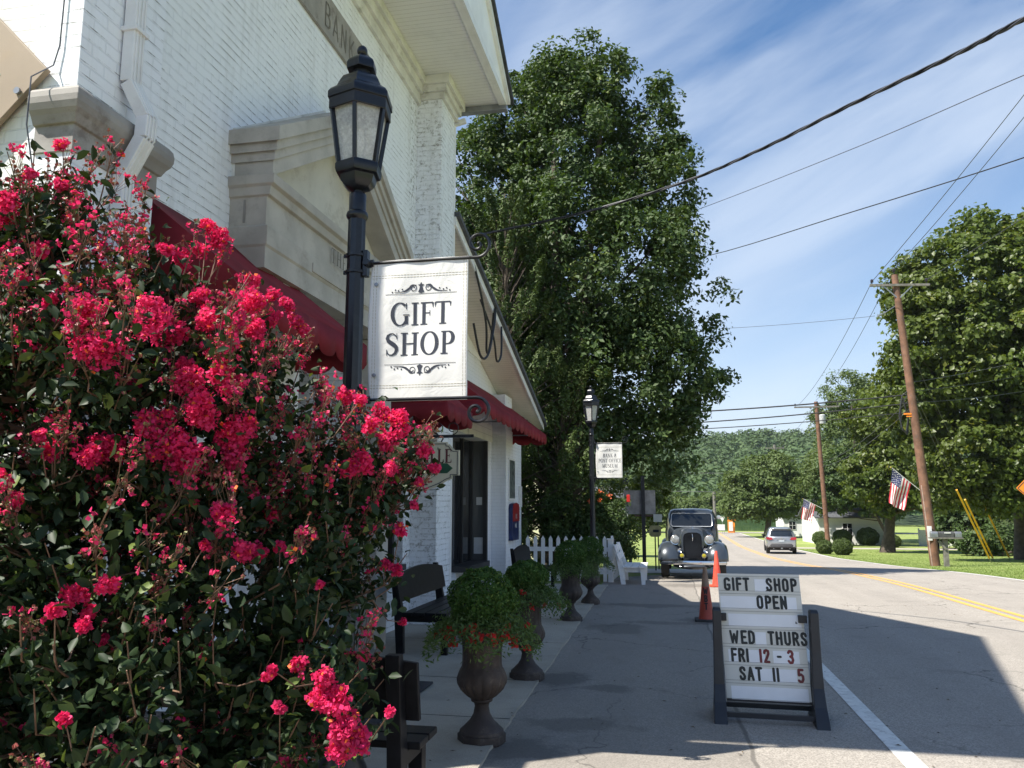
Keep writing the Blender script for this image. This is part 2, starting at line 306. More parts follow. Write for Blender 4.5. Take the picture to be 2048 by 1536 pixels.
def roadmat(name, c0, parking=False):
    k = MT(name); geo = k.n('ShaderNodeNewGeometry'); P = geo.outputs['Position']; sp = k.n('ShaderNodeSeparateXYZ'); k.l(P, sp.inputs[0])
    vo = k.n('ShaderNodeTexVoronoi'); vo.inputs['Scale'].default_value = 110; k.l(P, vo.inputs['Vector'])
    ag = k.math('ADD', k.math('MULTIPLY', vo.outputs['Color'], .5), k.math('MULTIPLY', k.noise(260, 3, P), .5))
    c = k.mix(k.rng(ag, .25, .75), tuple(x*.66 for x in c0), tuple(x*1.28 for x in c0))
    c = k.mix(k.rng(k.noise(.7, 7, P, .7), .4, .72, 0, .35), c, tuple(x*.72 for x in c0))
    mpx = k.n('ShaderNodeMapping'); mpx.inputs['Scale'].default_value = (1.6, .08, 1); k.l(P, mpx.inputs[0])
    c = k.mix(k.rng(k.noise(1.0, 4, mpx.outputs[0]), .42, .66, 0, .28), c, tuple(x*.68 for x in c0))
    def crack(c, off, sc, wd, am):
        v2 = k.n('ShaderNodeTexVoronoi'); v2.feature = 'DISTANCE_TO_EDGE'; v2.inputs['Scale'].default_value = sc
        ad = k.n('ShaderNodeVectorMath'); ad.operation = 'MULTIPLY_ADD'; nn = k.n('ShaderNodeTexNoise'); nn.inputs['Scale'].default_value = 2.5; nn.inputs['Detail'].default_value = 6; k.l(P, nn.inputs['Vector'])
        k.l(nn.outputs['Color'], ad.inputs[0]); ad.inputs[1].default_value = (.7, .7, 0); k.l(P, ad.inputs[2]); k.l(ad.outputs[0], v2.inputs['Vector'])
        m_ = k.math('MULTIPLY', k.rng(v2.outputs['Distance'], 0, wd, 1, 0), k.rng(k.noise(.35, 2, P), .42, .52)); return k.mix(k.math('MULTIPLY', m_, am), c, tuple(x*.25 for x in c0))
    c = crack(c, 0, .38, .006, .85)
    tr_ = k.n('ShaderNodeTexWave'); wx = k.math('ABSOLUTE', k.math('SUBTRACT', k.math('ABSOLUTE', k.math('SUBTRACT', sp.outputs[0], 3.25)), .85)); c = k.mix(k.math('MULTIPLY', k.rng(wx, .1, .5, 1, 0), k.rng(k.noise(.5, 4, P), .3, .7, .05, .26)), c, tuple(x*.6 for x in c0))
    c = k.mix(k.rng(k.noise(9, 5, P, .75), .60, .72, 0, .42), c, tuple(x*.45 for x in c0))
    c = k.mix(k.rng(k.noise(2.1, 3, P, .5), .60, .64, 0, .22), c, tuple(x*.55 for x in c0))
    # the longitudinal seam between the parking strip and the lane
    sx = k.math('ABSOLUTE', k.math('SUBTRACT', k.math('MULTIPLY_ADD', k.math('SUBTRACT', k.noise(1.2, 4, P), .5), .16, sp.outputs[0]), .47))
    c = k.mix(k.math('MULTIPLY', k.rng(sx, .006, .022, 1, 0), .75), c, tuple(x*.3 for x in c0))
    c = k.mix(k.math('MULTIPLY', k.rng(k.math('SUBTRACT', .47, sp.outputs[0]), -.02, .05), .34), c, tuple(x*.5 for x in c0))
    # damp stains with their own outlines
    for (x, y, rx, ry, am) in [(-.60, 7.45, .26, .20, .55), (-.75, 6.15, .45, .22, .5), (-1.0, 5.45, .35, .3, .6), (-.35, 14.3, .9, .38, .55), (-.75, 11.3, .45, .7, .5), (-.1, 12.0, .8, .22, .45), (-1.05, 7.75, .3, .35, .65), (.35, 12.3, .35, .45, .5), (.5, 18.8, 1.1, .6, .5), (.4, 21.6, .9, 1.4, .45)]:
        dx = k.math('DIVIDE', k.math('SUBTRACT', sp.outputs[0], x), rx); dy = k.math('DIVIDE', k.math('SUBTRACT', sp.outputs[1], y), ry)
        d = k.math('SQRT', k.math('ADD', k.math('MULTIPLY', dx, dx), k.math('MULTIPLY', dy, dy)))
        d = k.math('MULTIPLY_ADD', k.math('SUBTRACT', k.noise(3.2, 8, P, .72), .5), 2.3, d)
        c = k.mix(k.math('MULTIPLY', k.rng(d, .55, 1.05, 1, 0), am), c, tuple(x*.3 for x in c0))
    k.col(c); k.set(.8, 0, .3); k.bump(ag, .5, .004); return k.m
M_ROAD = roadmat('pale_asphalt', (.33, .30, .262))
def concmat(name, c0, dark=.55):
    k = MT(name); geo = k.n('ShaderNodeNewGeometry'); P = geo.outputs['Position']
    c = k.mix(k.rng(k.noise(180, 3, P), .3, .7), tuple(x*.8 for x in c0), tuple(x*1.15 for x in c0))
    c = k.mix(k.rng(k.noise(1.3, 7, P, .7), .42, .7, 0, dark), c, tuple(x*.5 for x in c0)); k.col(c); k.set(.85, 0, .3); k.bump(k.noise(150, 4, P), .3, .003); return k.m
M_CONC = concmat('sidewalk_concrete', (.40, .365, .30), .45); M_CONCL = concmat('pale_drive', (.42, .38, .33))
def grassmat():
    k = MT('lawn_grass'); geo = k.n('ShaderNodeNewGeometry'); P = geo.outputs['Position']
    c = k.mix(k.rng(k.noise(9, 6, P, .7), .3, .7), (.15, .20, .05), (.27, .335, .10)); c = k.mix(k.rng(k.noise(1.7, 6, P, .7), .52, .68, 0, .55), c, (.25, .22, .10)); c = k.mix(k.rng(k.noise(.35, 5, P), .4, .7, 0, .6), c, (.30, .34, .11)); k.col(c); k.set(.9, 0, .2)
    k.bump(k.noise(40, 6, P, .8), .8, .04); return k.m
M_GRASS = grassmat()
M_LINEW = pm('road_white_paint', (.66, .66, .62), .6, var=.12, sc=14, bump=.2, dirt=(.3, .28, .25), dsc=18, damt=.8)
M_LINEY = pm('road_yellow_paint', (.74, .38, .09), .6, var=.12, sc=10, bump=.2, dirt=(.46, .34, .18), dsc=9, damt=.9)

# ------------------------------------------------------------------ setting: one ground sheet, road, walk, lawn paths
ys = np.concatenate([np.arange(-60, 60, 1.0), np.arange(60, 150, 2.5), np.arange(150, 1000, 25)])
def hill(x, y):
    t = max(0, min(1, (y - 175) / 330)); s = t*t*(3-2*t); r = 33 + 2.5*math.sin(x*.008+1) + 1.8*math.sin(x*.021) + .008*x
    return s * r
def gz(x, y): return g(min(y, 399)) + (hill(x, y) if y > 175 else 0)
def strip(name, xs, y0, y1, dz, mat, parent=None, **kw):
    yy = sorted(set([y0] + [float(q) for q in ys if y0 < q < y1] + [y1])); m = MB()
    m.grid([[(x(y) if callable(x) else x, y, gz(0, y)+dz) for x in xs] for y in yy], smooth=True)
    return m.build(name, mat, parent, recalc=False, **kw)
xs = [-900, -500, -250, -120, -60, -30, -12, -5, 0, 5, 12, 20, 30, 50, 80, 120, 180, 250, 350, 500, 900]
m = MB(); m.grid([[(x, float(y), g(min(float(y), 399))) for x in xs] for y in ys]); m.build('ground', M_GRASS, kind='structure', recalc=False)
redge = lambda y: float(np.interp(y, [-60, 24, 36, 66, 129], [8.95, 8.95, 9.1, 9.6, 10.2]))
ledge = lambda y: float(np.interp(y, [-60, 21, 25, 31, 70, 130], [-1.6, -1.6, 1.0, 1.45, 1.8, 3.6]))
cen = lambda y: float(np.interp(y, [-60, 14, 30, 65, 129], [5.15, 5.15, 5.35, 5.75, 7.0]))
strip('road', [ledge, lambda y: (ledge(y)+redge(y))/2, redge], -60, 131, .02, M_ROAD, kind='structure')
strip('cross_road', [-40, 10, 60], 127, 133, .028, M_ROAD, kind='structure')
strip('white_edge_line', [1.36, 1.49], -60, 25, .0245, M_LINEW, kind='structure')
strip('white_edge_line', [lambda y: redge(y)-.22, lambda y: redge(y)-.10], -60, 127, .0245, M_LINEW, kind='structure')
for s_ in (-1, 1): strip('yellow_centre_line', [lambda y: cen(y)+s_*.12-.055, lambda y: cen(y)+s_*.12+.055], -60, 127, .0246, M_LINEY, kind='structure')
m = MB(); m.grid([[(6.0, 13.6, g(13.6)+.0247), (6.5, 13.6, g(13.6)+.0247)], [(6.0, 13.75, g(13.75)+.0247), (6.5, 13.75, g(13.75)+.0247)]]); m.build('white_road_mark', M_LINEW, kind='structure')
strip('driveway', [-9, ledge], 24.2, 27.6, .012, M_CONCL, kind='structure')
strip('driveway', [redge, 40, 120], 70, 73.5, .012, M_CONCL, kind='structure')
# sidewalk: separate poured slabs with open joints, ragged outer edge
m = MB(); jy = [-6, -3.4, -1.2, 1.0, 3.0, 4.6, 6.12, 7.5, 9.7, 11.9, 14.0, 16.1, 18.3]
for a, b in zip(jy[:-1], jy[1:]):
    for (xa, xb) in ((-4.35, -2.62), (-2.605, None)):
        if a > 11 or xb or True:
            ex = [(-1.10 - .018*y_) if xb is None else xb for y_ in (a, b)]
            n_ = 8; P0 = []
            for i in range(n_+1):
                t = i/n_; y_ = a+.008 + (b-a-.016)*t; e = ex[0]+(ex[1]-ex[0])*t + (random.uniform(-.012, .012) if xb is None else 0)
                P0.append([(xa, y_, g(y_)+.045), (e, y_, g(y_)+.042), (e, y_, g(y_)-.06)])
            m.grid(P0, smooth=False)
m.build('sidewalk', M_CONC, kind='structure', recalc=False)
strip('sidewalk_joint_bed', [-4.3, lambda y: -1.12-.018*y], -6, 18.3, .03, pm('joint_grit', (.05, .048, .042), .9), kind='structure')
m = MB()
yy = np.arange(175, 960, 12.); xx = np.arange(-700, 900, 20.)
m.grid([[(float(x), float(y), gz(x, y)-.4) for x in xx] for y in yy]); m.build('hills', pm('forest_floor', (.02, .038, .012), .9, bump=0), kind='structure', recalc=False)
# ------------------------------------------------------------------ lettering (own stroke alphabets)
def arc(cx, cy, rx, ry, a0, a1, n=18): return [(cx+rx*math.cos(R(a0+(a1-a0)*i/n)), cy+ry*math.sin(R(a0+(a1-a0)*i/n))) for i in range(n+1)]
def ribbon(pts, wd):
    k = len(pts); l = []; r = []
    for i, p in enumerate(pts):
        a = pts[max(i-1, 0)]; b = pts[min(i+1, k-1)]; dx, dy = b[0]-a[0], b[1]-a[1]; q = math.hypot(dx, dy) or 1; w_ = (wd[i] if not np.isscalar(wd) else wd)/2
        l.append((p[0]-dy/q*w_, p[1]+dx/q*w_)); r.append((p[0]+dy/q*w_, p[1]-dx/q*w_))
    return l, r
def romanarc(cx, cy, rx, ry, a0, a1, thin=.05, thick=.17, n=26):
    P = arc(cx, cy, rx, ry, a0, a1, n); W = [thin+(thick-thin)*abs(math.cos(R(a0+(a1-a0)*i/n)))**1.3 for i in range(n+1)]; return ('s', P, W)
def st(x, y0=0, y1=1, w=.15): return ('s', [(x, y0), (x, y1)], w)
def hb(x0, x1, y, w=.05): return ('s', [(x0, y), (x1, y)], w)
def sf(x, y, w=.34): return hb(x-w/2, x+w/2, y+(.025 if y < .5 else -.025), .05)
SER = {
 'I': (.36, [st(.18), sf(.18, 0), sf(.18, 1)]),
 'H': (.92, [st(.2), st(.72), sf(.2, 0), sf(.2, 1), sf(.72, 0), sf(.72, 1), hb(.2, .72, .52)]),
 'T': (.78, [st(.39), sf(.39, 0), hb(.03, .75, .97, .06), ('s', [(.03, .97), (.02, .76)], [.09, .015]), ('s', [(.75, .97), (.76, .76)], [.09, .015])]),
 'F': (.68, [st(.2), sf(.2, 0), hb(.04, .64, .97, .06), ('s', [(.63, .97), (.65, .74)], [.09, .015]), hb(.2, .5, .52), ('s', [(.49, .4), (.49, .64)], [.03, .03])]),
 'E': (.72, [st(.2), hb(.04, .64, .97, .06), hb(.04, .66, .03, .06), ('s', [(.63, .97), (.65, .76)], [.09, .015]), ('s', [(.65, .03), (.68, .26)], [.09, .015]), hb(.2, .5, .52), ('s', [(.49, .4), (.49, .64)], [.03, .03])]),
 'L': (.68, [st(.2), sf(.2, 1), hb(.04, .62, .03, .06), ('s', [(.61, .03), (.65, .28)], [.09, .015])]),
 'O': (.92, [romanarc(.46, .5, .36, .49, 0, 360, n=40)]),
 'C': (.84, [romanarc(.46, .5, .36, .49, 48, 318, n=34), ('s', [(.75, .98), (.75, .70)], [.05, .03])]),
 'G': (.94, [romanarc(.46, .5, .36, .49, 48, 318, n=34), st(.76, .06, .42), sf(.76, .44, .3), ('s', [(.76, .98), (.76, .70)], [.05, .03])]),
 'P': (.74, [st(.2), sf(.2, 0), hb(.05, .38, .975), hb(.2, .38, .44), romanarc(.38, .71, .24, .265, 90, -90)]),
 'R': (.82, [st(.2), sf(.2, 0), hb(.05, .38, .975), hb(.2, .38, .48), romanarc(.38, .73, .22, .245, 90, -90), ('s', [(.4, .48), (.68, .03)], [.1, .17]), hb(.6, .84, .025)]),
 'B': (.76, [st(.2), hb(.05, .38, .975), hb(.05, .40, .025), hb(.2, .4, .52), romanarc(.36, .75, .22, .225, 90, -90), romanarc(.38, .27, .27, .245, 90, -90)]),
 'S': (.66, [('s', [(.56, .76), (.50, .89), (.38, .965), (.26, .955), (.14, .88), (.11, .76), (.16, .65), (.30, .56), (.44, .47), (.53, .38), (.55, .25), (.48, .11), (.34, .035), (.22, .04), (.12, .12), (.08, .26)], [.03, .05, .05, .07, .12, .15, .17, .18, .18, .17, .15, .12, .07, .05, .05, .03]), ('s', [(.56, .98), (.56, .72)], [.03, .03]), ('s', [(.08, .02), (.08, .28)], [.03, .03])]),
 'N': (.92, [st(.18, w=.06), st(.74, w=.06), sf(.18, 0, .28), sf(.14, 1, .2), sf(.74, 1, .28), ('s', [(.16, .98), (.74, .02)], [.16, .16])]),
 'V': (.88, [('s', [(.14, .98), (.45, .02)], [.16, .14]), ('s', [(.74, .98), (.46, .02)], [.05, .05]), sf(.14, 1, .3), sf(.74, 1, .26)]),
 'A': (.88, [('s', [(.42, .98), (.74, .02)], [.14, .17]), ('s', [(.42, .98), (.14, .02)], [.05, .05]), sf(.14, 0, .26), sf(.74, 0, .3), hb(.24, .62, .36)]),
 'K': (.88, [st(.2), sf(.2, 0), sf(.2, 1), ('s', [(.24, .42), (.68, .97)], .05), sf(.68, 1, .26), ('s', [(.36, .56), (.72, .02)], [.1, .17]), sf(.72, 0, .28)]),
 'M': (1.06, [st(.16, w=.06), st(.88, w=.15), sf(.16, 0, .26), sf(.88, 0), sf(.12, 1, .16), sf(.92, 1, .24), ('s', [(.16, .98), (.5, .04)], [.15, .13]), ('s', [(.5, .04), (.86, .98)], [.05, .05])]),
 'U': (.88, [st(.18, .3, 1), st(.7, .3, 1, .06), sf(.18, 1), sf(.7, 1, .26), ('s', arc(.44, .32, .26, .3, 180, 360), [.15]*6+[.1]*7+[.06]*6)]),
 'Y': (.84, [('s', [(.14, .98), (.42, .46)], .15), ('s', [(.72, .98), (.44, .46)], .05), st(.42, 0, .5), sf(.42, 0), sf(.14, 1, .3), sf(.72, 1, .26)]),
 '&': (.86, [romanarc(.36, .76, .17, .2, 0, 360), romanarc(.34, .27, .26, .26, 20, 300), ('s', [(.26, .62), (.76, .02)], .12), ('s', [(.58, .3), (.72, .5)], .05)]),
 ' ': (.4, [])}
def W(*p, w=.19): return ('r', list(p), w)
SAN = {
 'G': (.62, [W(*arc(.27, .72, .19, .19, 20, 180), *arc(.27, .26, .19, .18, 180, 360), (.46, .44), (.32, .44))]),
 'I': (.24, [W((.09, .08), (.09, .92))]), '1': (.24, [W((.09, .08), (.09, .92))]),
 'F': (.52, [W((.09, .08), (.09, .92), (.42, .92)), W((.09, .52), (.36, .52))]),
 'T': (.56, [W((.06, .92), (.46, .92)), W((.26, .92), (.26, .08))]),
 'S': (.60, [W((.44, .74), (.40, .87), (.27, .92), (.14, .87), (.10, .73), (.16, .60), (.36, .44), (.44, .30), (.41, .14), (.27, .08), (.13, .13), (.09, .27))]),
 'H': (.60, [W((.09, .08), (.09, .92)), W((.45, .08), (.45, .92)), W((.09, .5), (.45, .5))]),
 'O': (.62, [W(*arc(.27, .72, .18, .20, 0, 180), *arc(.27, .28, .18, .20, 180, 360), (.45, .72))]),
 'P': (.56, [W((.09, .08), (.09, .92), (.28, .92), (.42, .84), (.44, .68), (.40, .54), (.28, .48), (.09, .48))]),
 'E': (.54, [W((.44, .92), (.09, .92), (.09, .08), (.44, .08)), W((.09, .5), (.36, .5))]),
 'N': (.62, [W((.09, .08), (.09, .92), (.45, .08), (.45, .92))]),
 'W': (.86, [W((.07, .92), (.22, .08), (.38, .70), (.54, .08), (.69, .92), w=.165)]),
 'D': (.60, [W((.09, .08), (.09, .92), (.27, .92), (.42, .82), (.46, .6), (.46, .4), (.42, .18), (.27, .08), (.09, .08))]),
 'U': (.60, [W((.09, .92), (.09, .3), *arc(.27, .27, .18, .19, 180, 360), (.45, .92))]),
 'R': (.58, [W((.09, .08), (.09, .92), (.28, .92), (.42, .84), (.44, .70), (.40, .57), (.28, .50), (.09, .50)), W((.28, .5), (.46, .08))]),
 'A': (.60, [W((.06, .08), (.26, .92), (.46, .08)), W((.14, .32), (.38, .32), w=.14)]),
 '2': (.56, [W((.08, .72), (.12, .86), (.26, .92), (.40, .86), (.42, .68), (.34, .5), (.10, .08), (.44, .08))]),
 '3': (.56, [W((.08, .80), (.18, .92), (.34, .90), (.42, .74), (.36, .56), (.24, .52), (.38, .46), (.43, .28), (.36, .11), (.20, .07), (.07, .2))]),
 '5': (.56, [W((.42, .92), (.12, .92), (.10, .54), (.28, .60), (.42, .48), (.43, .26), (.34, .10), (.20, .07), (.07, .16))]),
 '-': (.5, [W((.10, .48), (.34, .48), w=.16)]),
 'M': (.76, [W((.08, .08), (.10, .92), (.31, .3), (.52, .92), (.54, .08), w=.16)]), 'L': (.5, [W((.09, .92), (.09, .08), (.42, .08))]),
 'B': (.58, [W((.09, .08), (.09, .92), (.28, .92), (.40, .84), (.41, .66), (.30, .52), (.09, .52)), W((.30, .52), (.44, .42), (.45, .2), (.32, .08), (.09, .08))]),
 'K': (.58, [W((.09, .08), (.09, .92)), W((.45, .92), (.12, .45)), W((.22, .58), (.46, .08))]),
 '.': (.2, [W((.08, .08), (.09, .08))]), ' ': (.36, [])}
_lk = [0]
def text(mb, s_, o, ex, ez, nrm, h, al=SER, sx=1.0, sp=.04, center=True, mi=0, sw=1.0, ind=0.002):
    ex, ez, nrm, o = [np.array(q, float) for q in (ex, ez, nrm, o)]
    wd = sum(al[c][0]*sx + sp for c in s_) - sp; x = -wd/2 if center else 0
    def put(P2):
        _lk[0] += 1; d = ind + (_lk[0] % 7)*.00012; mb.add([o + ex*(p[0]*h) + ez*(p[1]*h) + nrm*d for p in P2], [tuple(range(len(P2)))], mi)
    for c in s_:
        for kd, P, Wd in al[c][1]:
            Wd = [q*sw for q in Wd] if not np.isscalar(Wd) else Wd*sw
            P = [(x + p[0]*sx, p[1]) for p in P]; l, r = ribbon(P, Wd)
            if kd == 'r':
                for i in range(len(P)-1): a_, b_ = ribbon(P[i:i+2], Wd); put([a_[0], a_[1], b_[1], b_[0]])
                for p in P: put(arc(p[0], p[1], Wd/2, Wd/2, 0, 330, 11))
            else:
                for i in range(len(P)-1): put([l[i], l[i+1], r[i+1], r[i]])
        x += al[c][0]*sx + sp
    return mb
def loops(mb, s_, **k): return text(mb, s_, **k)
EX, EY, EZ = (1, 0, 0), (0, 1, 0), (0, 0, 1)

# ------------------------------------------------------------------ bank building
WX = -3.6; ZS = 7.97; Y0, Y1 = 3.72, 11.55; YC = 7.385; AP = 10.55; BX = -13
bank = thing('bank_building', 'white painted brick bank with stone doorway pediment and deep gabled eave', 'building', (WX, YC, 0))
DY0, DY1, DZ = 6.95, 8.65, 3.55         # doorway opening
m = MB()
m.box(BX, WX, Y0, DY0, -.2, ZS); m.box(BX, WX, DY1, 9.85, -.2, ZS); m.box(BX, WX, DY0, DY1, DZ, ZS); m.box(BX, WX-.9, DY0, DY1, -.2, DZ)
m.box(BX, WX, 9.85, 10.6, 3.0, ZS); m.box(BX, WX, 9.85, 10.6, -.2, .75); m.box(BX, WX-.25, 9.85, 10.6, .75, 3.0); m.box(BX, WX, 10.6, Y1, -.2, ZS)
m.build('wall', M_BRICK, bank)
m = MB(); m.box(BX, -3.521, 3.664, Y0-.004, -.2, ZS); m.build('side_wall', M_BRICKS, bank)
PX = -3.22
for (a, b, nm) in ((3.66, 4.38, M_BRICKS), (10.9, 11.62, M_BRICK)):
    m = MB(); m.box(WX-.003 if a > 5 else -3.52, PX, a, b, -.1, 7.62); m.build('pilaster', [M_BRICK], bank, bevel=.004)
    m = MB(); m.box(WX, PX+.05, a-.04, b+.05, 7.62, 7.72); m.box(WX, PX+.09, a-.08, b+.09, 7.72, 7.83); m.box(WX, PX+.14, a-.12, b+.14, 7.83, ZS-.002); m.build('pilaster_cap', M_TRIM, bank, bevel=.006)
# stone capital with rounded top roll on the near pilaster
pr = [(0, 3.50), (.012, 3.50), (.012, 3.655), (.03, 3.66), (.038, 3.68), (.05, 3.705), (.068, 3.73), (.08, 3.765), (.082, 3.80), (.075, 3.835), (.055, 3.86), (0, 3.868)]
m = MB(); L0 = [(x, z) for x, z in pr]
rings = []
for (x, z) in L0:
    d = x; rings.append([(-3.46, 3.66-d, z), (PX+d, 3.66-d, z), (PX+d, 4.38+d, z), (WX, 4.38+d, z)])
m.grid(rings, smooth=False); m.build('stone_capital', M_STONED, bank, bevel=.004)
# second band: the sunk stone panel under the roll
# bed mould along wall top
m = MB(); m.box(WX, WX+.05, 4.55, 10.9, 7.55, 7.7); m.box(WX, WX+.10, 4.55, 10.9, 7.7, 7.84); m.box(WX, WX+.15, 4.55, 10.9, 7.84, ZS-.002); m.build('bed_mould', M_TRIM, bank, bevel=.006)
# roof, soffit, pediment
EF = -2.40; EY0, EY1 = 2.90, 11.88
m = MB(); m.box(BX, EF-.12, EY0+.02, EY1-.02, ZS, ZS+.03); m.build('soffit', M_SOFFIT, bank)
m = MB(); m.box(EF-.145, EF-.02, EY0, EY1, ZS-.03, ZS+.10); m.build('soffit_trim', M_WHITE, bank)
m = MB()
m.prism([(EY0+.02, ZS+.1), (EY1-.02, ZS+.1), (YC, AP-.14)], (EF-.05, 0, 0), EY, EZ, EX, .03); m.build('pediment_face', M_SIDING, bank)
for sg in (-1, 1):
    ye = EY0 if sg < 0 else EY1
    m = MB(); sl_ = (AP-(ZS+.1))/(YC-EY0)
    m.prism([(ye, ZS+.06), (YC, AP-.04), (YC, AP-.26), (ye-sg*.0-(-sg)*0, ZS-.02)], (EF-.022, 0, 0), EY, EZ, EX, .06); m.build('rake_board', M_WHITE, bank)
    m = MB(); m.prism([(ye+sg*.10, ZS+.02), (ye+sg*.10, ZS+.10), (YC, AP+.06), (YC, AP-.03)], (EF+.08, 0, 0), EY, EZ, (-1, 0, 0), abs(BX-EF)+.08); m.build('roof', M_ROOF, bank)
m = MB(); m.box(BX, EF-.02, EY1-.03, EY1+.09, ZS-.10, ZS+.02); m.build('gutter', M_GREY, bank, bevel=.01)
# downspouts
m = MB(); m.beam((-3.08, 11.74, ZS-.05), (-3.08, 11.74, 7.62), .09, .07); m.beam((-3.06, 11.72, 7.66), (-3.34, 11.72, 7.60), .08, .07, up=(0, 1, 0)); m.beam((-3.27, 11.72, 7.6), (-3.27, 11.72, .1), .09, .08, up=(1, 0, 0)); m.build('downspout', M_WHITE, bank, bevel=.008)
m = MB(); dsx = PX+.05
def dpipe(m, pts):
    for a, b in zip(pts[:-1], pts[1:]): m.beam(a, b, .10, .08, up=(1, 0, 0))
    for i in range(3):
        off = -.03+.03*i
        for a, b in zip(pts[:-1], pts[1:]): m.beam((a[0]+.044, a[1]+off, a[2]), (b[0]+.044, b[1]+off, b[2]), .010, .01, up=(1, 0, 0))
dpipe(m, [(dsx, 4.03, 7.9), (dsx, 4.03, 4.10), (dsx+.10, 4.07, 3.88), (dsx+.10, 4.06, 3.74), (dsx, 4.03, 3.50), (dsx, 4.03, .1)])
m.box(PX, dsx+.06, 3.965, 4.095, 4.42, 4.45); m.build('downspout', M_WHITE, bank, bevel=.006)
# doorway portal: stone entablature with profile returns, raking pediment
PA, PB = 5.90, 9.35; PCY = (PA+PB)/2
prof = [(-3.25, 3.50), (-3.25, 3.68), (-3.235, 3.70), (-3.235, 3.86), (-3.26, 3.87), (-3.26, 4.12), (-3.225, 4.13), (-3.215, 4.20), (-3.18, 4.22), (-3.175, 4.30)]
m = MB(); P = []
for x, z in prof: P.append([(WX-.01, PA-(x+3.26)*0.6, z), (x, PA-(x+3.26)*0.6, z), (x, PB+(x+3.26)*0.6, z), (WX-.01, PB+(x+3.26)*0.6, z)])
P.append([(WX-.01, PA, 4.30), (WX, PA+.01, 4.30), (WX, PB-.01, 4.30), (WX-.01, PB, 4.30)])
m.grid(P, smooth=False); m.grid([[(WX-.01, PA, 3.5), (WX-.01, PB, 3.5)], [(-3.25, PA, 3.5), (-3.25, PB, 3.5)]], smooth=False); m.build('door_entablature', M_STONE, bank, bevel=.004)
m = MB(); m.box(-3.262, -3.222, 6.75, 8.5, 3.71, 3.80); m.build('entablature_panel', M_STONE, bank, bevel=.005)
m = MB()
for a, b in ((PA-.003, PA+.004),): pass
m.box(-3.47, -3.45, PA-.006, PA, 3.90, 4.10); m.build('panel_groove', M_STONED, bank)
m = MB(); text(m, 'THE', (-3.245, 7.34, 3.93), EY, EZ, EX, .15, SER, .9, .14, ind=.016); m.build('letters_the', M_LETTER, bank)
for sg in (-1, 1):                                     # raking cornice: stepped fillets, two sides
    m = MB(); ye = PA-.06 if sg < 0 else PB+.06
    for (xo, za, zb) in ((-3.215, 4.302, 4.44), (-3.195, 4.44, 4.53), (-3.165, 4.53, 4.62), (-3.13, 4.62, 4.75)):
        up = 1.02; d_ = (xo+3.215)*.9; ye = (PA-.0-d_) if sg < 0 else (PB+d_); sl2 = up/1.725
        m.prism([(ye, za), (ye+.02*(-sg), za), (PCY, za+up), (PCY, zb+up), (ye, zb)] if False else [(ye, za-d_*sl2), (PCY, za+up), (PCY, zb+up), (ye, zb-d_*sl2)], (WX-.01, 0, 0), EY, EZ, EX, xo-(WX-.01))
    m.build('raking_cornice', M_STONE, bank, bevel=.004)
m = MB(); m.prism([(PA+.01, 4.303), (PB-.01, 4.303), (PCY, 5.36)], (WX-.01, 0, 0), EY, EZ, EX, .14); m.build('tympanum', pm('pale_stone', (.56, .53, .46), .7, var=.1, sc=2, bump=.2, dirt=(.3, .26, .2), damt=.5), bank)
m = MB(); m.prism([(PA, 4.3), (PA-.02, 4.75), (PCY, 5.80), (PB, 4.75), (PB, 4.3), (PCY, 5.3)], (WX-.01, 0, 0), EY, EZ, EX, .04); m.build('pediment_backing', M_TRIM, bank)
for y_ in (6.55, 9.02):                               # door jamb piers
    m = MB(); m.box(WX-.01, -3.30, y_-.22, y_+.16, -.05, 3.49); m.box(WX-.01, -3.27, y_-.25, y_+.19, 3.22, 3.36); m.build('door_jamb', M_STONE if y_ > 7 else M_WHITE, bank, bevel=.005)
m = MB(); m.box(WX-.89, WX-.82, DY0, DY1, 0, DZ); m.build('door_glass', M_DARKGL, bank)
dr = MB()
for i in range(9): dr.beam((WX-.12, DY0+.1+i*.19, .1), (WX-.12, DY0+.1+i*.19, 3.3), .018, .018)
for z_ in (.6, 1.5, 2.4, 3.2): dr.beam((WX-.12, DY0, z_), (WX-.12, DY1, z_), .02, .02)
dr.build('security_grille', M_DFRAME, bank)
m = MB(); m.box(WX-.24, WX-.2, 9.88, 10.57, .8, 2.95); m.build('window_pane', M_DARKGL, bank)
m = MB(); m.box(WX-.2, WX-.12, 9.85, 9.93, .75, 3.0); m.box(WX-.2, WX-.12, 10.52, 10.6, .75, 3.0); m.box(WX-.2, WX-.12, 9.93, 10.52, 1.82, 1.88); m.box(WX-.2, WX+.04, 9.8, 10.65, .68, .76); m.build('window_frame', M_DFRAME, bank)
m = MB(); m.box(WX, WX+.035, 4.95, 8.80, 6.66, 7.14); m.build('stone_name_band', M_STONED, bank)
m = MB(); text(m, 'BANK', (WX+.036, 7.93, 6.73), EY, EZ, EX, .32, SAN, 1.0, .10, sw=.42); m.build('letters_bank', M_LETTER, bank)
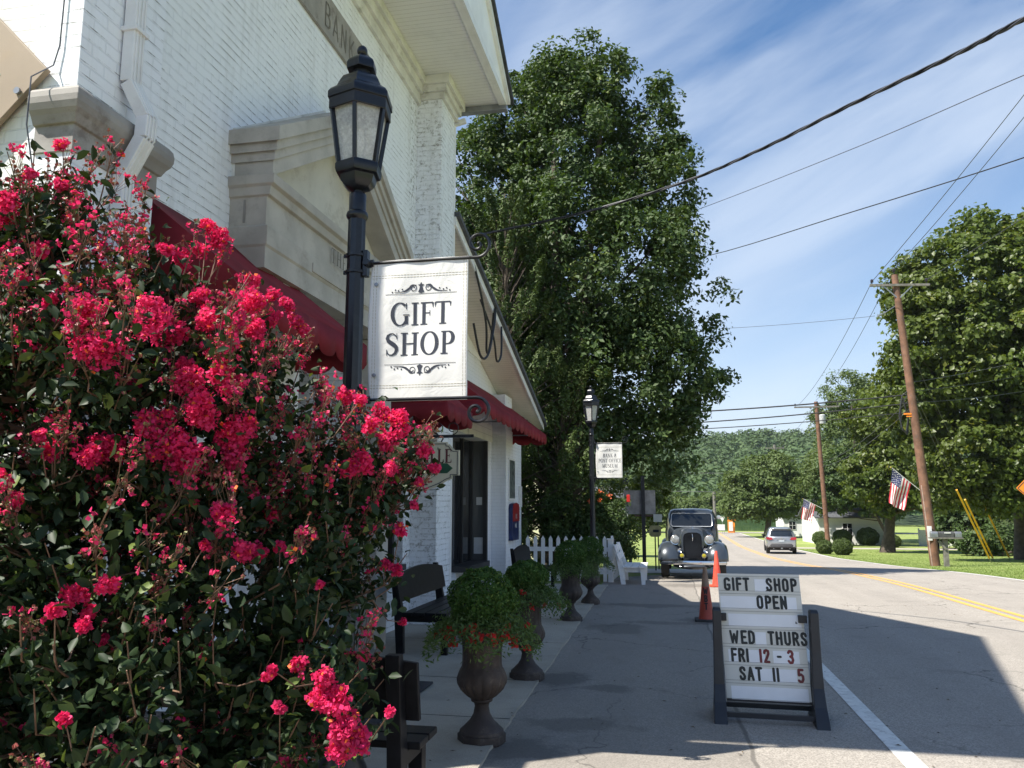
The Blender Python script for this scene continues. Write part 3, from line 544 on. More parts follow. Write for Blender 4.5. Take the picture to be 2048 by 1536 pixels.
# awning over the bank doorway
def awning(name, ya, yb, zt, zb, xw, xf, val, pitch, parent):
    m = MB(); n_ = 24
    P = []
    for i in range(n_+1):
        y = ya+(yb-ya)*i/n_; sag = .012*math.sin(i*1.9)
        P.append([(xw + (xf-xw)*t, y, zt + (zb-zt)*t - .03*math.sin(math.pi*t)*abs(math.sin(math.pi*i*4/n_))) for t in (0, .25, .5, .75, 1)])
    m.grid(P)
    k = max(2, round((yb-ya)/pitch)); q = 8
    V = [[(xf, ya+(yb-ya)*i/(k*q), zb), (xf+.006*math.sin(i*.9), ya+(yb-ya)*i/(k*q), zb-val-.07*math.sin(math.pi*((i % q)/q))**.6)] for i in range(k*q+1)]
    m.grid(V, smooth=False)
    for y in (ya, yb):
        m.add([(xw, y, zt), (xw, y, zb), (xf, y, zb)], [(0, 1, 2)])
        ks = max(2, round(abs(xf-xw)/pitch)); V = [[(xw+(xf-xw)*i/(ks*q), y, zb), (xw+(xf-xw)*i/(ks*q), y+.004, zb-val-.07*math.sin(math.pi*((i % q)/q))**.6)] for i in range(ks*q+1)]
        m.grid(V, smooth=False)
    a = m.build(name, M_RED, parent, solid=.006, recalc=False)
    f = MB()
    for y in (ya+.03, (ya+yb)/2, yb-.03): f.beam((xw, y, zb+.0), (xf-.03, y, zb+.0), .025, .025); f.beam((xw, y, zt-.05), (xf-.03, y, zb+.0), .025, .025, up=(0, 1, 0))
    f.beam((xf-.03, ya, zb-.01), (xf-.03, yb, zb-.01), .025, .025); f.build('awning_frame', M_GREY, a)
    return a
awning('red_awning', 4.62, 6.62, 3.72, 2.95, WX+.03, -2.62, .17, .36, bank)
awning('red_awning', 9.55, 10.86, 3.62, 2.82, WX+.03, -2.70, .16, .36, bank)
# little bell light over the door
m = MB(); m.lathe([(.012, 0), (.03, -.01), (.05, -.05), (.085, -.085), (.10, -.10), (.105, -.115)], (WX+.20, 7.28, 3.62), 14); m.tube([(WX+.2, 7.28, 3.62), (WX+.2, 7.28, 3.68)], .006); m.lathe([(.018, -.007), (.018, .007)], (WX+.2, 7.28, 3.695), 10); m.beam((WX, 7.28, 3.74), (WX+.22, 7.28, 3.74), .015, .015); m.beam((WX+.2, 7.28, 3.74), (WX+.2, 7.28, 3.70), .012, .012, up=(1, 0, 0))
m.build('door_bell_light', M_IRON, None, 'small black hanging bell light above the bank doorway awning', 'bell')

# barn quilt board on the sunny side wall
bq = thing('painted_board', 'tan diamond shaped wooden board on the sunny side wall, cut by the left frame edge', 'board', (-4.28, 3.60, 3.98))
m = MB(); hd = .90; cq = (-4.28, 3.60, 3.98); dd = [(0, hd), (hd, 0), (0, -hd), (-hd, 0)]
m.prism([(x+cq[0], z+cq[2]) for x, z in dd], (0, 3.64, 0), EX, EZ, (0, -1, 0), .035); m.build('panel', pm('tan_plywood', (.32, .245, .17), .6, var=.12, sc=1.5, bump=.1, dirt=(.34, .24, .14), dsc=1.3, damt=.5), bq, bevel=.003)
m = MB()
for a in range(4):
    c_, s_ = math.cos(a*math.pi/2), math.sin(a*math.pi/2)
    for tri in ([(.12, 0), (.40, .0), (.26, .16)], [(.0, .3), (.16, .45), (0, .6)]):
        m.add([(cq[0]+c_*x-s_*z, 3.603, cq[2]+s_*x+c_*z) for x, z in tri], [(0, 1, 2)])
m.build('quilt_pattern', pm('teal_paint', (.06, .38, .36), .5, bump=0), bq)
m = MB(); m.lathe([(.02, -.012), (.02, 0)], (-3.55, 3.60, 3.86), 10, axis='y'); m.build('bolt', M_GREY, bq)
m = MB(); m.tube([(-3.33, 3.645, 7.6), (-3.335, 3.645, 5.2), (-3.345, 3.645, 4.14), (-3.37, 3.64, 4.02), (-3.385, 3.51, 3.88), (-3.385, 3.51, 3.6), (-3.385, 3.63, 3.2), (-3.385, 3.63, 1.0)], .0042, 6); m.build('wall_cable', M_CABLEG, None, 'thin grey cable hanging down the sunny brick corner of the bank', 'cable')

# ------------------------------------------------------------------ second building (gabled shop)
shop = thing('shop_building', 'small white brick shop with steep gable, bay window and red awning beside the bank', 'building', (-3.95, 16, 0))
SX_ = -3.95; SPX = -3.62; SB = -12
gy, gzp = 10.9, 6.32                       # hidden apex
def rakez(y): return 3.62 + (20.6-y)*(6.0-3.62)/(20.6-11.9)
m = MB(); wt = [(11.64, -.3), (19.55, -.3), (19.55, rakez(19.55)-.12), (11.64, rakez(11.64)-.12)]
# wall with bay opening: below, above and beside it
m.prism([(11.64, -.3), (15.6, -.3), (15.6, 3.3), (11.64, 3.3)], (SB, 0, 0), EY, EZ, EX, SX_-SB-.35)
m.prism([(15.6, -.3), (17.35, -.3), (17.35, .28), (15.6, .28)], (SB, 0, 0), EY, EZ, EX, SX_-SB-.25)
m.prism([(17.35, -.3), (19.55, -.3), (19.55, 3.3), (17.35, 3.3)], (SB, 0, 0), EY, EZ, EX, SX_-SB)
m.prism([(15.6, .28), (17.35, .28), (17.35, 3.3), (15.6, 3.3)], (SB, 0, 0), EY, EZ, EX, SX_-SB-1.2)
m.build('wall', M_BRICK2, shop)
m = MB(); m.prism([(11.64, 3.3), (19.55, 3.3), (19.55, rakez(19.55)-.13), (11.64, rakez(11.64)-.13)], (SB, 0, 0), EY, EZ, EX, SX_-SB); m.build('gable_wall', M_BRICK2, shop)
m = MB(); m.prism([(11.64, 4.75), (16.9, 4.6), (17.0, 4.66), (11.64, rakez(11.64)-.2)], (SX_, 0, 0), EY, EZ, EX, .03); m.build('gable_panel', M_SIDING, shop)
m = MB(); m.box(SX_-.01, SPX, 17.7, 19.6, -.3, 3.25); m.build('corner_pier', M_BRICK2, shop, bevel=.005)
m = MB(); m.box(SX_-.01, SPX-.02, 17.72, 18.5, 3.25, rakez(18.6)-.12); m.build('upper_pier', M_BRICK2, shop, bevel=.005)
m = MB(); m.box(SX_-.7, SX_+.02, 15.5, 17.7, 2.95, 3.32); m.box(SX_-.3, SX_-.0, 11.7, 15.5, 2.95, 3.32); m.build('lintel_board', M_CLAP, shop)
m = MB()
m.box(SX_-.40, SX_-.37, 15.66, 17.28, .36, 2.95); m.build('window_pane', M_DARKGL, shop)
m = MB(); m.box(SX_-.35, SX_-.06, 17.30, 17.33, .36, 2.95); pn = MT('reflection_tinted_pane').set(.12, 0, .8); pn.col((.11, .115, .115)); m.build('window_pane', pn.m, shop)  # lighter grey base colour stands in for this pane's reflection
m = MB(); m.box(SX_-.45, SX_-.33, 17.22, 17.32, .3, 2.95); m.box(SX_-.08, SX_-.0, 17.26, 17.345, .3, 2.95); m.box(SX_-.44, SX_-.33, 15.6, 15.7, .3, 2.95); m.box(SX_-.44, SX_-.33, 16.42, 16.48, .36, 2.95); m.box(SX_-.45, SX_+.05, 15.55, 17.345, .24, .36); m.build('window_frame', M_DFRAME, shop)
m = MB(); m.box(SX_-.25, SX_-.12, 17.296, 17.299, 1.55, 1.72); m.build('window_notice', M_SIGNW, shop); m = MB(); m.box(SX_-.30, SX_-.1, 17.296, 17.299, .5, .85); m.build('window_notice', M_SIGNW, shop)
# rake overhang + roof
m = MB(); a = [(11.9-.2, rakez(11.7)), (20.6, 3.62), (20.6, 3.48), (11.7, rakez(11.7)-.14)]
m.prism(a, (-3.2, 0, 0), EY, EZ, (-1, 0, 0), .03); m.build('rake_board', M_WHITE, shop)
m = MB(); m.prism([(11.7, rakez(11.7)-.05), (20.55, 3.53), (20.55, 3.50), (11.7, rakez(11.7)-.08)], (SB, 0, 0), EY, EZ, EX, -3.235-SB); m.build('soffit', boardmat('eave_boards', (.78, .74, .64), 1, .10, (.22, .18, .12)), shop)
m = MB(); m.prism([(11.7, rakez(11.7)+.08), (20.75, 3.68), (20.75, 3.585), (11.7, rakez(11.7)+.004)], (-3.14, 0, 0), EY, EZ, (-1, 0, 0), abs(SB+3.14)); m.build('roof', M_ROOFG, shop)
awning('red_awning', 12.1, 18.5, 4.02, 3.17, SX_+.03, -2.82, .17, .42, shop)
m = MB(); m.box(SPX, SPX+.03, 17.95, 18.65, 1.65, 2.62); m.build('picture_frame', M_WHITE, None, 'white framed dark landscape picture hung on the shop corner pier', 'picture')
pic = bpy.data.objects['picture_frame']
m = MB(); m.box(SPX+.031, SPX+.034, 17.99, 18.61, 1.70, 2.57); k = MT('landscape_print'); k.col(k.mix(k.rng(k.noise(9, 6), .35, .65), (.02, .03, .035), (.22, .25, .24))); k.set(.3); m.build('print', k.m, pic)
mbx = thing('mail_drop_sign', 'red and blue rounded wall sign with white mail lettering on the shop pier', 'sign', (SPX+.02, 18.35, 1.1))
def hood(y0, y1, z0, z1, x0, x1): return [(y0, z0), (y1, z0), (y1, z1-.12), (y1-.06, z1-.03), ((y0+y1)/2, z1), (y0+.06, z1-.03), (y0, z1-.12)]
m = MB(); m.prism(hood(18.0, 18.75, .75, 1.60, 0, 0), (SPX, 0, 0), EY, EZ, EX, .10); m.build('box', pm('mail_blue', (.012, .025, .10), .4, bump=0), mbx, bevel=.01)
m = MB(); m.prism([(18.0, 1.18), (18.75, 1.18), (18.75, 1.48), (18.69, 1.57), (18.375, 1.603), (18.06, 1.57), (18.0, 1.48)], (SPX+.101, 0, 0), EY, EZ, EX, .012); m.build('red_cap', pm('mail_red', (.30, .015, .02), .4, bump=0), mbx)
m = MB(); text(m, 'U.S.', (SPX+.114, 18.375, 1.24), EY, EZ, EX, .11, SAN, 1, .08, sw=.8); m.build('lettering', M_SIGNW, mbx); m = MB(); text(m, 'MAIL', (SPX+.1015, 18.375, 1.03), EY, EZ, EX, .11, SAN, 1, .08, sw=.8); m.build('lettering', M_SIGNW, mbx)
m = MB(); m.box(SPX, SPX+.05, 19.2, 19.45, 1.5, 2.0); m.build('wall_plaque', [M_SIGNW], None, 'small white plaque near the outer edge of the shop corner', 'plaque', bevel=.004)
# meter boxes and service wires
em = thing('electric_meter', 'grey electric meter with conduit on the wall between bank and shop', 'meter', (-4.2, 13.6, 1.6))
m = MB(); m.box(-4.3, -4.12, 13.45, 13.8, 1.3, 1.75); m.box(-4.3, -4.16, 13.5, 13.78, .75, 1.15); m.build('box', pm('meter_grey', (.25, .25, .24), .5, bump=0), em, bevel=.01)
m = MB(); m.lathe([(.09, 0), (.10, .04), (.08, .09), (.0, .10)], (-4.12, 13.62, 1.6), 16, axis='x'); m.build('dial', M_GREY, em)
m = MB(); m.tube([(-4.22, 13.62, 1.75), (-4.22, 13.62, 3.0)], .03); m.build('conduit', M_GREY, em)
# ------------------------------------------------------------------ lamp posts
def hexring(mb, prof, c, n=6, mi=0): mb.lathe(prof, c, n, mi, smooth=False, ph=R(-90+11))
def lamp(loc, label):
    t = thing('lamp_post', label, 'street lamp', loc, 'black lantern lamp posts'); x, y, z0 = loc; H = 3.58
    m = MB(); fl = lambda a, z: 1 + (.035*math.cos(a*10) if z < 3.30 else 0)
    m.lathe([(.15, 0), (.15, .06), (.12, .12), (.13, .2), (.10, .3), (.085, .6), (.075, .66), (.062, .7), (.058, 2.0), (.055, 3.39)], (x, y, z0), 40, mod=lambda a, z: 1+(.04*math.cos(a*10) if z > .68 else 0))
    m.lathe([(.055, 3.38), (.066, 3.395), (.071, 3.41), (.066, 3.43), (.055, 3.44), (.055, 3.55), (.048, 3.56), (.0, 3.56)], (x, y, z0), 24); m.build('post', M_BLACK, t)
    ln = MB(); c = (x, y, z0+3.55)
    ln.lathe([(.03, 0), (.03, .05)], c, 10)
    hexring(ln, [(.05, .03), (.085, .045), (.115, .08), (.125, .12), (.150, .13), (.158, .155), (.158, .185), (.150, .20), (.10, .20)], c)
    # hood: skirt, moulded roof, neck, cap
    hexring(ln, [(.185, .56), (.205, .545), (.212, .55), (.212, .62), (.222, .625), (.222, .665), (.205, .69), (.165, .72), (.145, .765), (.125, .80), (.098, .815), (.07, .825)], c)
    ln.lathe([(.058, .82), (.058, .875)], c, 16); hexring(ln, [(.06, .855), (.102, .86), (.102, .905), (.092, .925), (.07, .945), (.05, .965), (.022, .972)], c)
    ln.ell((x, y, z0+3.55+1.005), (.036, .036, .04), 14)
    for j in range(6):                                  # tapering corner bars
        a = R(-90+11) + j*math.pi/3; ca, sa = math.cos(a), math.sin(a)
        ln.beam((x+.135*ca, y+.135*sa, z0+3.55+.19), (x+.193*ca, y+.193*sa, z0+3.55+.58), .026, .026, up=(-sa, ca, 0))
    ln.build('lantern_frame', M_BLACK, t, bevel=.002)
    gl = MB(); gl.lathe([(.124, .20), (.180, .56)], c, 6, smooth=False, ph=R(-90+11)); g_ = gl.build('lantern_glass', M_LGLASS, t); 
    bb = MB(); bb.lathe([(.012, .2), (.014, .30), (.03, .33), (.035, .38), (.02, .43), (.0, .44)], c, 12); bb.build('bulb', M_SIGNW, t)
    return t
LX, LY = -1.93, 4.65
lamp((LX, LY, -.02), 'near black lantern lamp post rising from the flowering bush, carrying the gift shop banner')
L2 = (-1.80, 18.9, g(18.9)+.03)
lamp(L2, 'distant black lantern lamp post by the picket fence, carrying the museum banner')
def spiral(x0, z0, y, s, up, n=46):
    # bar end curling back: starts going +X then curls inward
    pts = []; r0 = .085*s
    cx, cz = x0, z0 + up*r0
    for i in range(n):
        t = i/(n-1); a = -90 + 470*t; r = r0*(1-t)**.75*.92 + r0*.08
        pts.append((cx + (r+.0)*math.cos(R(a)), y, cz + up*r*math.sin(R(a))))
    return pts
def banner(name, label, lx, ly, ztop, wdt, hgt, words, s=1.0, ink=None, fx=.92):
    t = thing(name, label, 'banner', (lx+.06*s, ly, ztop-hgt))
    xl = lx+.115*s; y = ly
    def wav(u, v): return s*(.008*math.sin(3+u*6+v*4)*math.sin(math.pi*min(max(v, 0), 1)) + .0022*math.sin(u*15+v*3))
    m = MB(); N_ = 60; K_ = 72; P = []
    for j in range(K_+1):
        v = j/K_; row = []
        for i in range(N_+1):
            u = i/N_; bulge = -.018*s*math.sin(math.pi*v)**.7*(1-u) 
            row.append((xl+bulge+u*(wdt-bulge), y + wav(u, v), ztop - v*hgt))
        P.append(row)
    m.grid(P); m.build('fabric', M_CLOTH, t, solid=.003)
    def hug(mm):
        mm.v = [(vx, y + wav((vx-xl)/wdt, (ztop-vz)/hgt) + (vy-yy)*.35 - .0022, vz) for vx, vy, vz in mm.v]
    m = MB(); yy = y-.018*s
    for zz_ in (ztop-.10*s, ztop-.115*s, ztop-hgt+.085*s, ztop-hgt+.10*s):
        for q_ in range(30): m.box(xl+wdt*q_/30, xl+wdt*(q_+.8)/30, yy-.001, yy+.001, zz_-.0012, zz_+.0012)
    for xx_ in (xl+.012, xl+.03, xl+wdt-.012, xl+wdt-.028):
        for q_ in range(40): m.box(xx_-.001, xx_+.001, yy-.001, yy+.001, ztop-hgt*(q_+.8)/40, ztop-hgt*q_/40)
    hug(m); m.build('stitching', M_STITCH, t)
    m = MB(); xc = xl+wdt/2+.01*s
    for (wd, z_, h_) in words: text(m, wd, (xc, yy, z_), EX, EZ, (0, -1, 0), h_, SER, fx, .05)
    zt_, zb_ = words[0][1]+words[0][2]+.055*s, words[-1][1]-.055*s
    for z_, up in ((zt_, 1), (zb_, -1)):
        for q_ in range(16): m.box(xc+(-.23+.46*q_/16)*s, xc+(-.23+.46*(q_+1)/16)*s, yy-.003, yy-.002, z_-.0012, z_+.0012)
        def rb(P, Wd):
            l, r = ribbon(P, Wd); _lk[0] += 1; d = .003+(_lk[0] % 5)*.0001
            for i in range(len(P)-1): m.add([(xc+q[0]*s, yy-d, z_+up*q[1]*s) for q in (l[i], l[i+1], r[i+1], r[i])], [(0, 1, 2, 3)])
        for sg in (-1, 1):
            rb([(sg*.05+sg*math.cos(R(a))*(.026-.018*a/540), .036+math.sin(R(a))*(.026-.018*a/540)) for a in range(0, 541, 30)], .005)
            rb([(sg*x_, .012+.05*math.exp(-((x_-.04)/.045)**2)*.9) for x_ in np.linspace(.03, .17, 12)], [.004+.010*math.exp(-((x_-.085)/.03)**2) for x_ in np.linspace(.03, .17, 12)])
            for x_, h_ in ((.12, .03), (.145, .022), (.165, .028), (.185, .014)): rb(arc(sg*x_, h_, .0028, .0028, 0, 360, 8), .005)
        m.add([(xc+a*s, yy-.0045, z_+up*b*s) for a, b in ((0, .075), (.008, .06), (.022, .058), (.008, .048), (.012, .03), (.02, .012), (0, .004), (-.02, .012), (-.012, .03), (-.008, .048), (-.022, .058), (-.008, .06))], [tuple(range(12))])
    hug(m); m.build('lettering', ink or M_INK, t)
    for k_, (zr, up) in enumerate(((ztop-.012, 1), (ztop-hgt+.012, -1))):
        m = MB(); rr = .0105*s
        m.tube([(lx+.09*s, y, zr), (xl+wdt+.02, y, zr)] , rr, 10)
        m.tube([(xl+wdt+.01, y, zr)] + spiral(xl+wdt+.06*s, zr, y, s, up), [rr]*20+[rr]*27, 10); m.ell(spiral(xl+wdt+.06*s, zr, y, s, up)[-1], (.014*s, .012*s, .014*s), 8)
        m.build('scroll_rod', M_BLACK, t)
        m = MB()
        for dz in (-.055, .055): m.lathe([(.064*s, -.010), (.066*s, -.010), (.066*s, .010), (.064*s, .010)], (lx, ly, zr+dz*s), 24); m.lathe([(.009*s, -.012), (.009*s, .012)], (lx-.07*s, ly-.012, zr+dz*s), 8)
        m.box(lx+.055*s, lx+.085*s, y-.025*s, y+.025*s, zr-.085*s, zr+.085*s); m.lathe([(.024*s, -.045*s), (.024*s, .03*s)], (lx+.092*s, y, zr), 14, axis='x'); m.lathe([(.022*s, -.04), (.026*s, -.02), (.026*s, .02), (.022*s, .04)], (lx+.085*s, y-.01, zr), 12, axis='y')
        m.build('bracket', M_BLACK, t, bevel=.002)
    m = MB()
    for z_ in (ztop-.155*s, ztop-hgt+.165*s): m.lathe([(.006*s, 0), (.013*s, -.002), (.013*s, -.005), (.006*s, -.006)], (xl+.03*s, y-.008*s, z_), 12, axis='y')
    m.build('grommet', M_GREY, t)
    return t
banner('shop_banner', 'large white canvas banner on the near lamp post reading GIFT SHOP in serif letters', LX, LY, 3.08, .625, .90,
       [('GIFT', 2.655, .145), ('SHOP', 2.465, .145)])
banner('museum_banner', 'smaller white banner on the far lamp post reading BANK & POST OFFICE MUSEUM', L2[0], L2[1], 3.00, .60, .84,
       [('BANK &', 2.655, .088), ('POST OFFICE', 2.535, .088), ('MUSEUM', 2.415, .088)], s=.98, ink=pm('faded_grey_ink', (.16, .16, .165), .7, bump=0), fx=.72)

# ------------------------------------------------------------------ hanging shop sign on iron bracket
hs = thing('hanging_sign', 'cream shaped sign with green arrow band hanging from an iron bar on the bank wall', 'sign', (-3.02, 9.3, 1.70))
m = MB(); hx, hz = .55, .30
O = [(-.46, -.10), (-.55, -.10), (-.55, .20), (-.49, .20), (-.46, .23), (-.43, .27), (-.40, .27), (-.40, .30), (.40, .30), (.40, .27), (.43, .27), (.46, .23), (.49, .20), (.55, .20), (.55, -.10), (.46, -.10), (.46, -.14), (.40, -.16), (.32, -.21), (.22, -.25), (.12, -.285), (0, -.30), (-.12, -.285), (-.22, -.25), (-.32, -.21), (-.40, -.16), (-.46, -.14)]
sc_ = (-3.02, 9.3, 2.0); m.prism(O, sc_, EX, EZ, (0, 1, 0), .03); m.build('sign_board', pm('cream_sign', (.62, .57, .42), .5, var=.06, bump=0), hs)
m = MB()
for i in range(len(O)):
    a, b = O[i], O[(i+1) % len(O)]; m.beam((sc_[0]+a[0]*.955, 9.297, sc_[2]+a[1]*.92+.002), (sc_[0]+b[0]*.955, 9.297, sc_[2]+b[1]*.92+.002), .004, .008, up=(0, 0, 1) if abs(a[0]-b[0]) > .001 else (1, 0, 0))
m.build('border_line', M_INK, hs)
m = MB(); text(m, 'GRANVILLE', (sc_[0], 9.298, 2.05), EX, EZ, (0, -1, 0), .165, SER, .72, .07); m.build('town_lettering', pm('maroon_ink', (.10, .015, .02), .5, bump=0), hs)
m = MB(); m.prism([(-.40, -.075), (.40, -.075), (.47, -.015), (.40, .045), (-.40, .045), (-.47, -.015)], (sc_[0], 9.299, sc_[2]), EX, EZ, (0, -1, 0), .003); m.build('green_band', pm('sign_green', (.015, .09, .045), .5, bump=0), hs)
m = MB(); text(m, 'GIFTS', (sc_[0]+.02, 9.2955, 1.943), EX, EZ, (0, -1, 0), .085, SER, 1.6, .12); m.build('gifts_lettering', M_SIGNW, hs)
m = MB(); m.box(-3.10, -2.90, 9.294, 9.298, 1.80, 1.84); m.box(-3.07, -2.93, 9.294, 9.298, 1.84, 1.87); m.box(-3.13, -2.86, 9.294, 9.298, 1.785, 1.80); m.build('store_emblem', pm('sepia_ink', (.09, .08, .06), .6, bump=0), hs)
ib = thing('sign_bracket', 'black wrought iron wall bracket with scroll ends holding the hanging sign', 'bracket', (-3.6, 9.3, 2.37))
m = MB(); m.beam((-3.6, 9.315, 2.37), (-2.30, 9.315, 2.37), .035, .035); m.tube([(-3.6, 9.315, 2.78), (-2.75, 9.315, 2.40)], .008)
for cx_2 in (-2.56, -2.74):
    sgn = 1 if cx_2 > -2.6 else -1
    m.tube([(cx_2+sgn*(.07*math.cos(R(a)))*(1-a/700), 9.315, 2.47+.07*math.sin(R(a))*(1-a/700)) for a in range(-90, 300, 20)], .006, 6)
for x_ in (-3.35, -2.69): m.tube([(x_, 9.315, 2.37), (x_+.01, 9.315, 2.34), (x_-.01, 9.315, 2.31), (x_, 9.315, 2.29)], .009, 6)
m.build('scroll_bar', M_IRON, ib)

# ------------------------------------------------------------------ urns
M_URN = pm('cast_iron_urn', (.050, .036, .030), .7, var=.35, sc=6, bump=.7, bs=45, bd=.006, dirt=(.15, .12, .09), dsc=6, damt=.8)
def bush_leaves(c, r, n, size, mat_, name, parent, flat=.9, fill=.55, upw=.3):
    d = rng.normal(size=(n, 3)); d /= np.linalg.norm(d, axis=1)[:, None]; d[:, 2] = np.where(d[:, 2] < -flat, -d[:, 2], d[:, 2])
    lump = 1 + .10*np.sin(d[:, 0]*7+c[0]*9)*np.cos(d[:, 1]*6+d[:, 2]*5)
    rad = (fill + (1-fill)*rng.random(n)**.5)*lump
    P = np.array(c) + d*np.array(r)*rad[:, None]
    return leafquads(P, d + np.array([0, 0, upw]), size, mat_, name, parent)
def leafquads(P, nd, size, mat_, name, parent, jitter=.8, asp=.5, rnd=None, **kw):
    n = len(P); nrm = nd + rng.normal(size=(n, 3))*jitter; nrm /= np.linalg.norm(nrm, axis=1)[:, None]+1e-9
    t = np.cross(nrm, rng.normal(size=(n, 3))); t /= np.linalg.norm(t, axis=1)[:, None]+1e-9; b = np.cross(nrm, t)
    s_ = (size*(.45+1.05*rng.random(n)))[:, None]
    V = np.stack([P - t*s_*.5, P - b*s_*asp*.5 - t*s_*.05 + nrm*s_*.10, P + t*s_*.5, P + b*s_*asp*.5 - t*s_*.05 + nrm*s_*.10], axis=1)
    return quads(name, V, mat_, parent, rnd=rnd, nv=4, F=[(0, 1, 2), (0, 2, 3)], **kw)
M_BOX = leafmat('boxwood_leaf', (.035, .085, .016), (.085, .17, .035), (.16, .24, .06), .25, .6, .6, .2)
M_FERN = leafmat('petunia_leaf', (.06, .12, .028), (.13, .20, .055), None, .3, .6)
M_REDF = leafmat('red_petal', (.55, .015, .012), (.65, .03, .03), None, .25, .6)
M_SOIL = pm('soil', (.02, .016, .012), .95)
def urn(loc, s, label, flowers, seed, R_=(.26, .26, .24)):
    global rng; rng = np.random.default_rng(seed)
    t = thing('urn_planter', label, 'planter', loc, 'cast iron urn planters along the walk'); x, y, z = loc
    m = MB(); m.lathe([(.20*s, -.02), (.20*s, .05*s)], (x, y, z), 8, smooth=False, ph=.2); m.lathe([(.185*s, .05*s), (.18*s, .075*s), (.15*s, .10*s), (.10*s, .15*s), (.07*s, .20*s), (.058*s, .26*s), (.066*s, .29*s), (.09*s, .30*s), (.09*s, .32*s)], (x, y, z), 30); m.build('foot', M_URN, t, bevel=.004)
    m = MB(); gad = lambda a, zz_: 1 + (.085*abs(math.sin(a*7)) if .33*s < zz_ < .50*s else (.02*math.sin(a*14) if .56*s < zz_ < .86*s else 0))
    m.lathe([(.09*s, .32*s), (.125*s, .35*s), (.165*s, .39*s), (.19*s, .44*s), (.195*s, .48*s), (.198*s, .52*s), (.185*s, .55*s), (.168*s, .575*s), (.163*s, .60*s), (.162*s, .70*s), (.168*s, .79*s), (.19*s, .85*s), (.225*s, .885*s), (.23*s, .905*s), (.19*s, .905*s), (.16*s, .86*s)], (x, y, z), 84, mod=gad); m.build('bowl', M_URN, t)
    m = MB(); m.lathe([(.0, .87*s), (.17*s, .87*s)], (x, y, z), 24); m.build('soil', M_SOIL, t)
    zt = z+.92*s
    bush_leaves((x, y, zt+.20*s), (R_[0]*s, R_[1]*s, R_[2]*s), 9000, .024, M_BOX, 'boxwood', t, fill=.70)
    # trailing greenery over the rim
    n = 4200; a = rng.random(n)*2*math.pi; rr = (.19+.30*rng.random(n)**.8*(.7+.5*np.sin(a*3+seed)**2))*s; zz_ = zt + .06*s - (rr-.17*s)**1.3*.9 + rng.normal(size=n)*.045*s - (rng.random(n) < .15)*.05
    P = np.stack([x+rr*np.cos(a), y+rr*np.sin(a), zz_], 1); nd = np.stack([np.cos(a)*.5, np.sin(a)*.5, np.ones(n)*.7], 1)
    leafquads(P, nd, .034, M_FERN, 'trailing_plant', t, asp=.35)
    if flowers:
        k_ = flowers; a = rng.uniform(-2.9, .2, k_); rr = (.26+.14*rng.random(k_))*s; C = np.stack([x+rr*np.cos(a), y+rr*np.sin(a), zt-.04*s-(rr-.2)*.35+rng.normal(size=k_)*.035], 1)
        for c_, a_ in zip(C, a): leafquads(c_ + rng.normal(size=(16, 3))*.011, np.tile([math.cos(a_), math.sin(a_), .5], (16, 1)), .028, M_REDF, 'red_flower', t, asp=.9)
    return t
for i, (x, y, s, lb, fl) in enumerate([(-1.30, 5.55, 1.0, 'nearest brown iron urn with round boxwood and red petunias spilling over its rim', 30), (-1.36, 7.64, 1.0, 'second brown urn along the walk with feathery green plants and few red flowers', 5),
        (-1.46, 11.85, 1.0, 'third brown urn from the camera with dark round boxwood', 0), (-1.42, 14.3, 1.0, 'farthest brown urn with dark round boxwood, in front of the picket fence', 0)]):
    urn((x, y, g(y)+.045), s*.82, lb, fl, 40+i, (.29, .29, .25) if i != 1 else (.25, .25, .17))
# ------------------------------------------------------------------ benches
def bench_dark(loc, rz, label, L_=1.15, dp=.55):
    t = thing('wooden_bench', label, 'bench', (0, 0, 0), 'dark wooden benches along the wall')
    for y in (0, L_):                      # seat faces +X, length along Y
        m = MB(); m.prism([(-.02, 0), (.06, 0), (.05, .42), (-.045, .86), (-.10, .86), (-.05, .42)], (0, y-.035, 0), EX, EZ, EY, .07); m.build('back_post', M_DARKW, t, bevel=.004, local=True)
        m = MB(); m.box(dp-.07, dp, y-.035, y+.035, 0, .40); m.build('front_leg', M_DARKW, t, bevel=.004, local=True)
        m = MB(); m.box(.03, dp, y-.03, y+.03, .34, .405); m.build('side_rail', M_DARKW, t, bevel=.004, local=True)
    m = MB()
    nn = 4 if dp > .5 else 2
    for i in range(nn): w_ = (dp+.02-.06)/nn; m.box(.06+i*w_, .06+i*w_+w_-.014, -.09, L_+.09, .41, .445)
    m.build('seat', M_DARKW, t, bevel=.006, local=True)
    m = MB(); n_ = 14; top = [(-.10+(L_+.20)*i/n_, .83+.07*math.sin(math.pi*i/n_)) for i in range(n_+1)]
    pts = [(-.10, .56)] + top + [(L_+.10, .56)]
    m.prism(pts, (.115, 0, 0), EY, (-.185, 0, .985), EX, .032); m.build('back_board', M_DARKW, t, bevel=.004, local=True)
    t.location = loc; t.rotation_euler = (0, 0, rz); return t
bench_dark((-2.95, 8.62, g(9.0)+.045), 0, 'dark arched back bench against the bank wall behind the nearest urn', 1.6)
bench_dark((-3.0, 15.6, g(15.6)+.045), 0, 'dark arched back bench standing before the shop bay window near the fence', 1.5)
bench_dark((-1.27, 3.72, .01), R(90), 'dark bench cut by the lower frame edge, its back turned to the camera', 1.6, .34)
m = MB(); m.box(-2.75, -2.12, 5.55, 7.15, g(6.3)+.046, g(6.3)+.062); m.build('door_mat', pm('charcoal_mat', (.035, .036, .04), .95, bump=.6, bs=200), None, 'charcoal door mat lying on the sidewalk behind the nearest urn', 'mat')

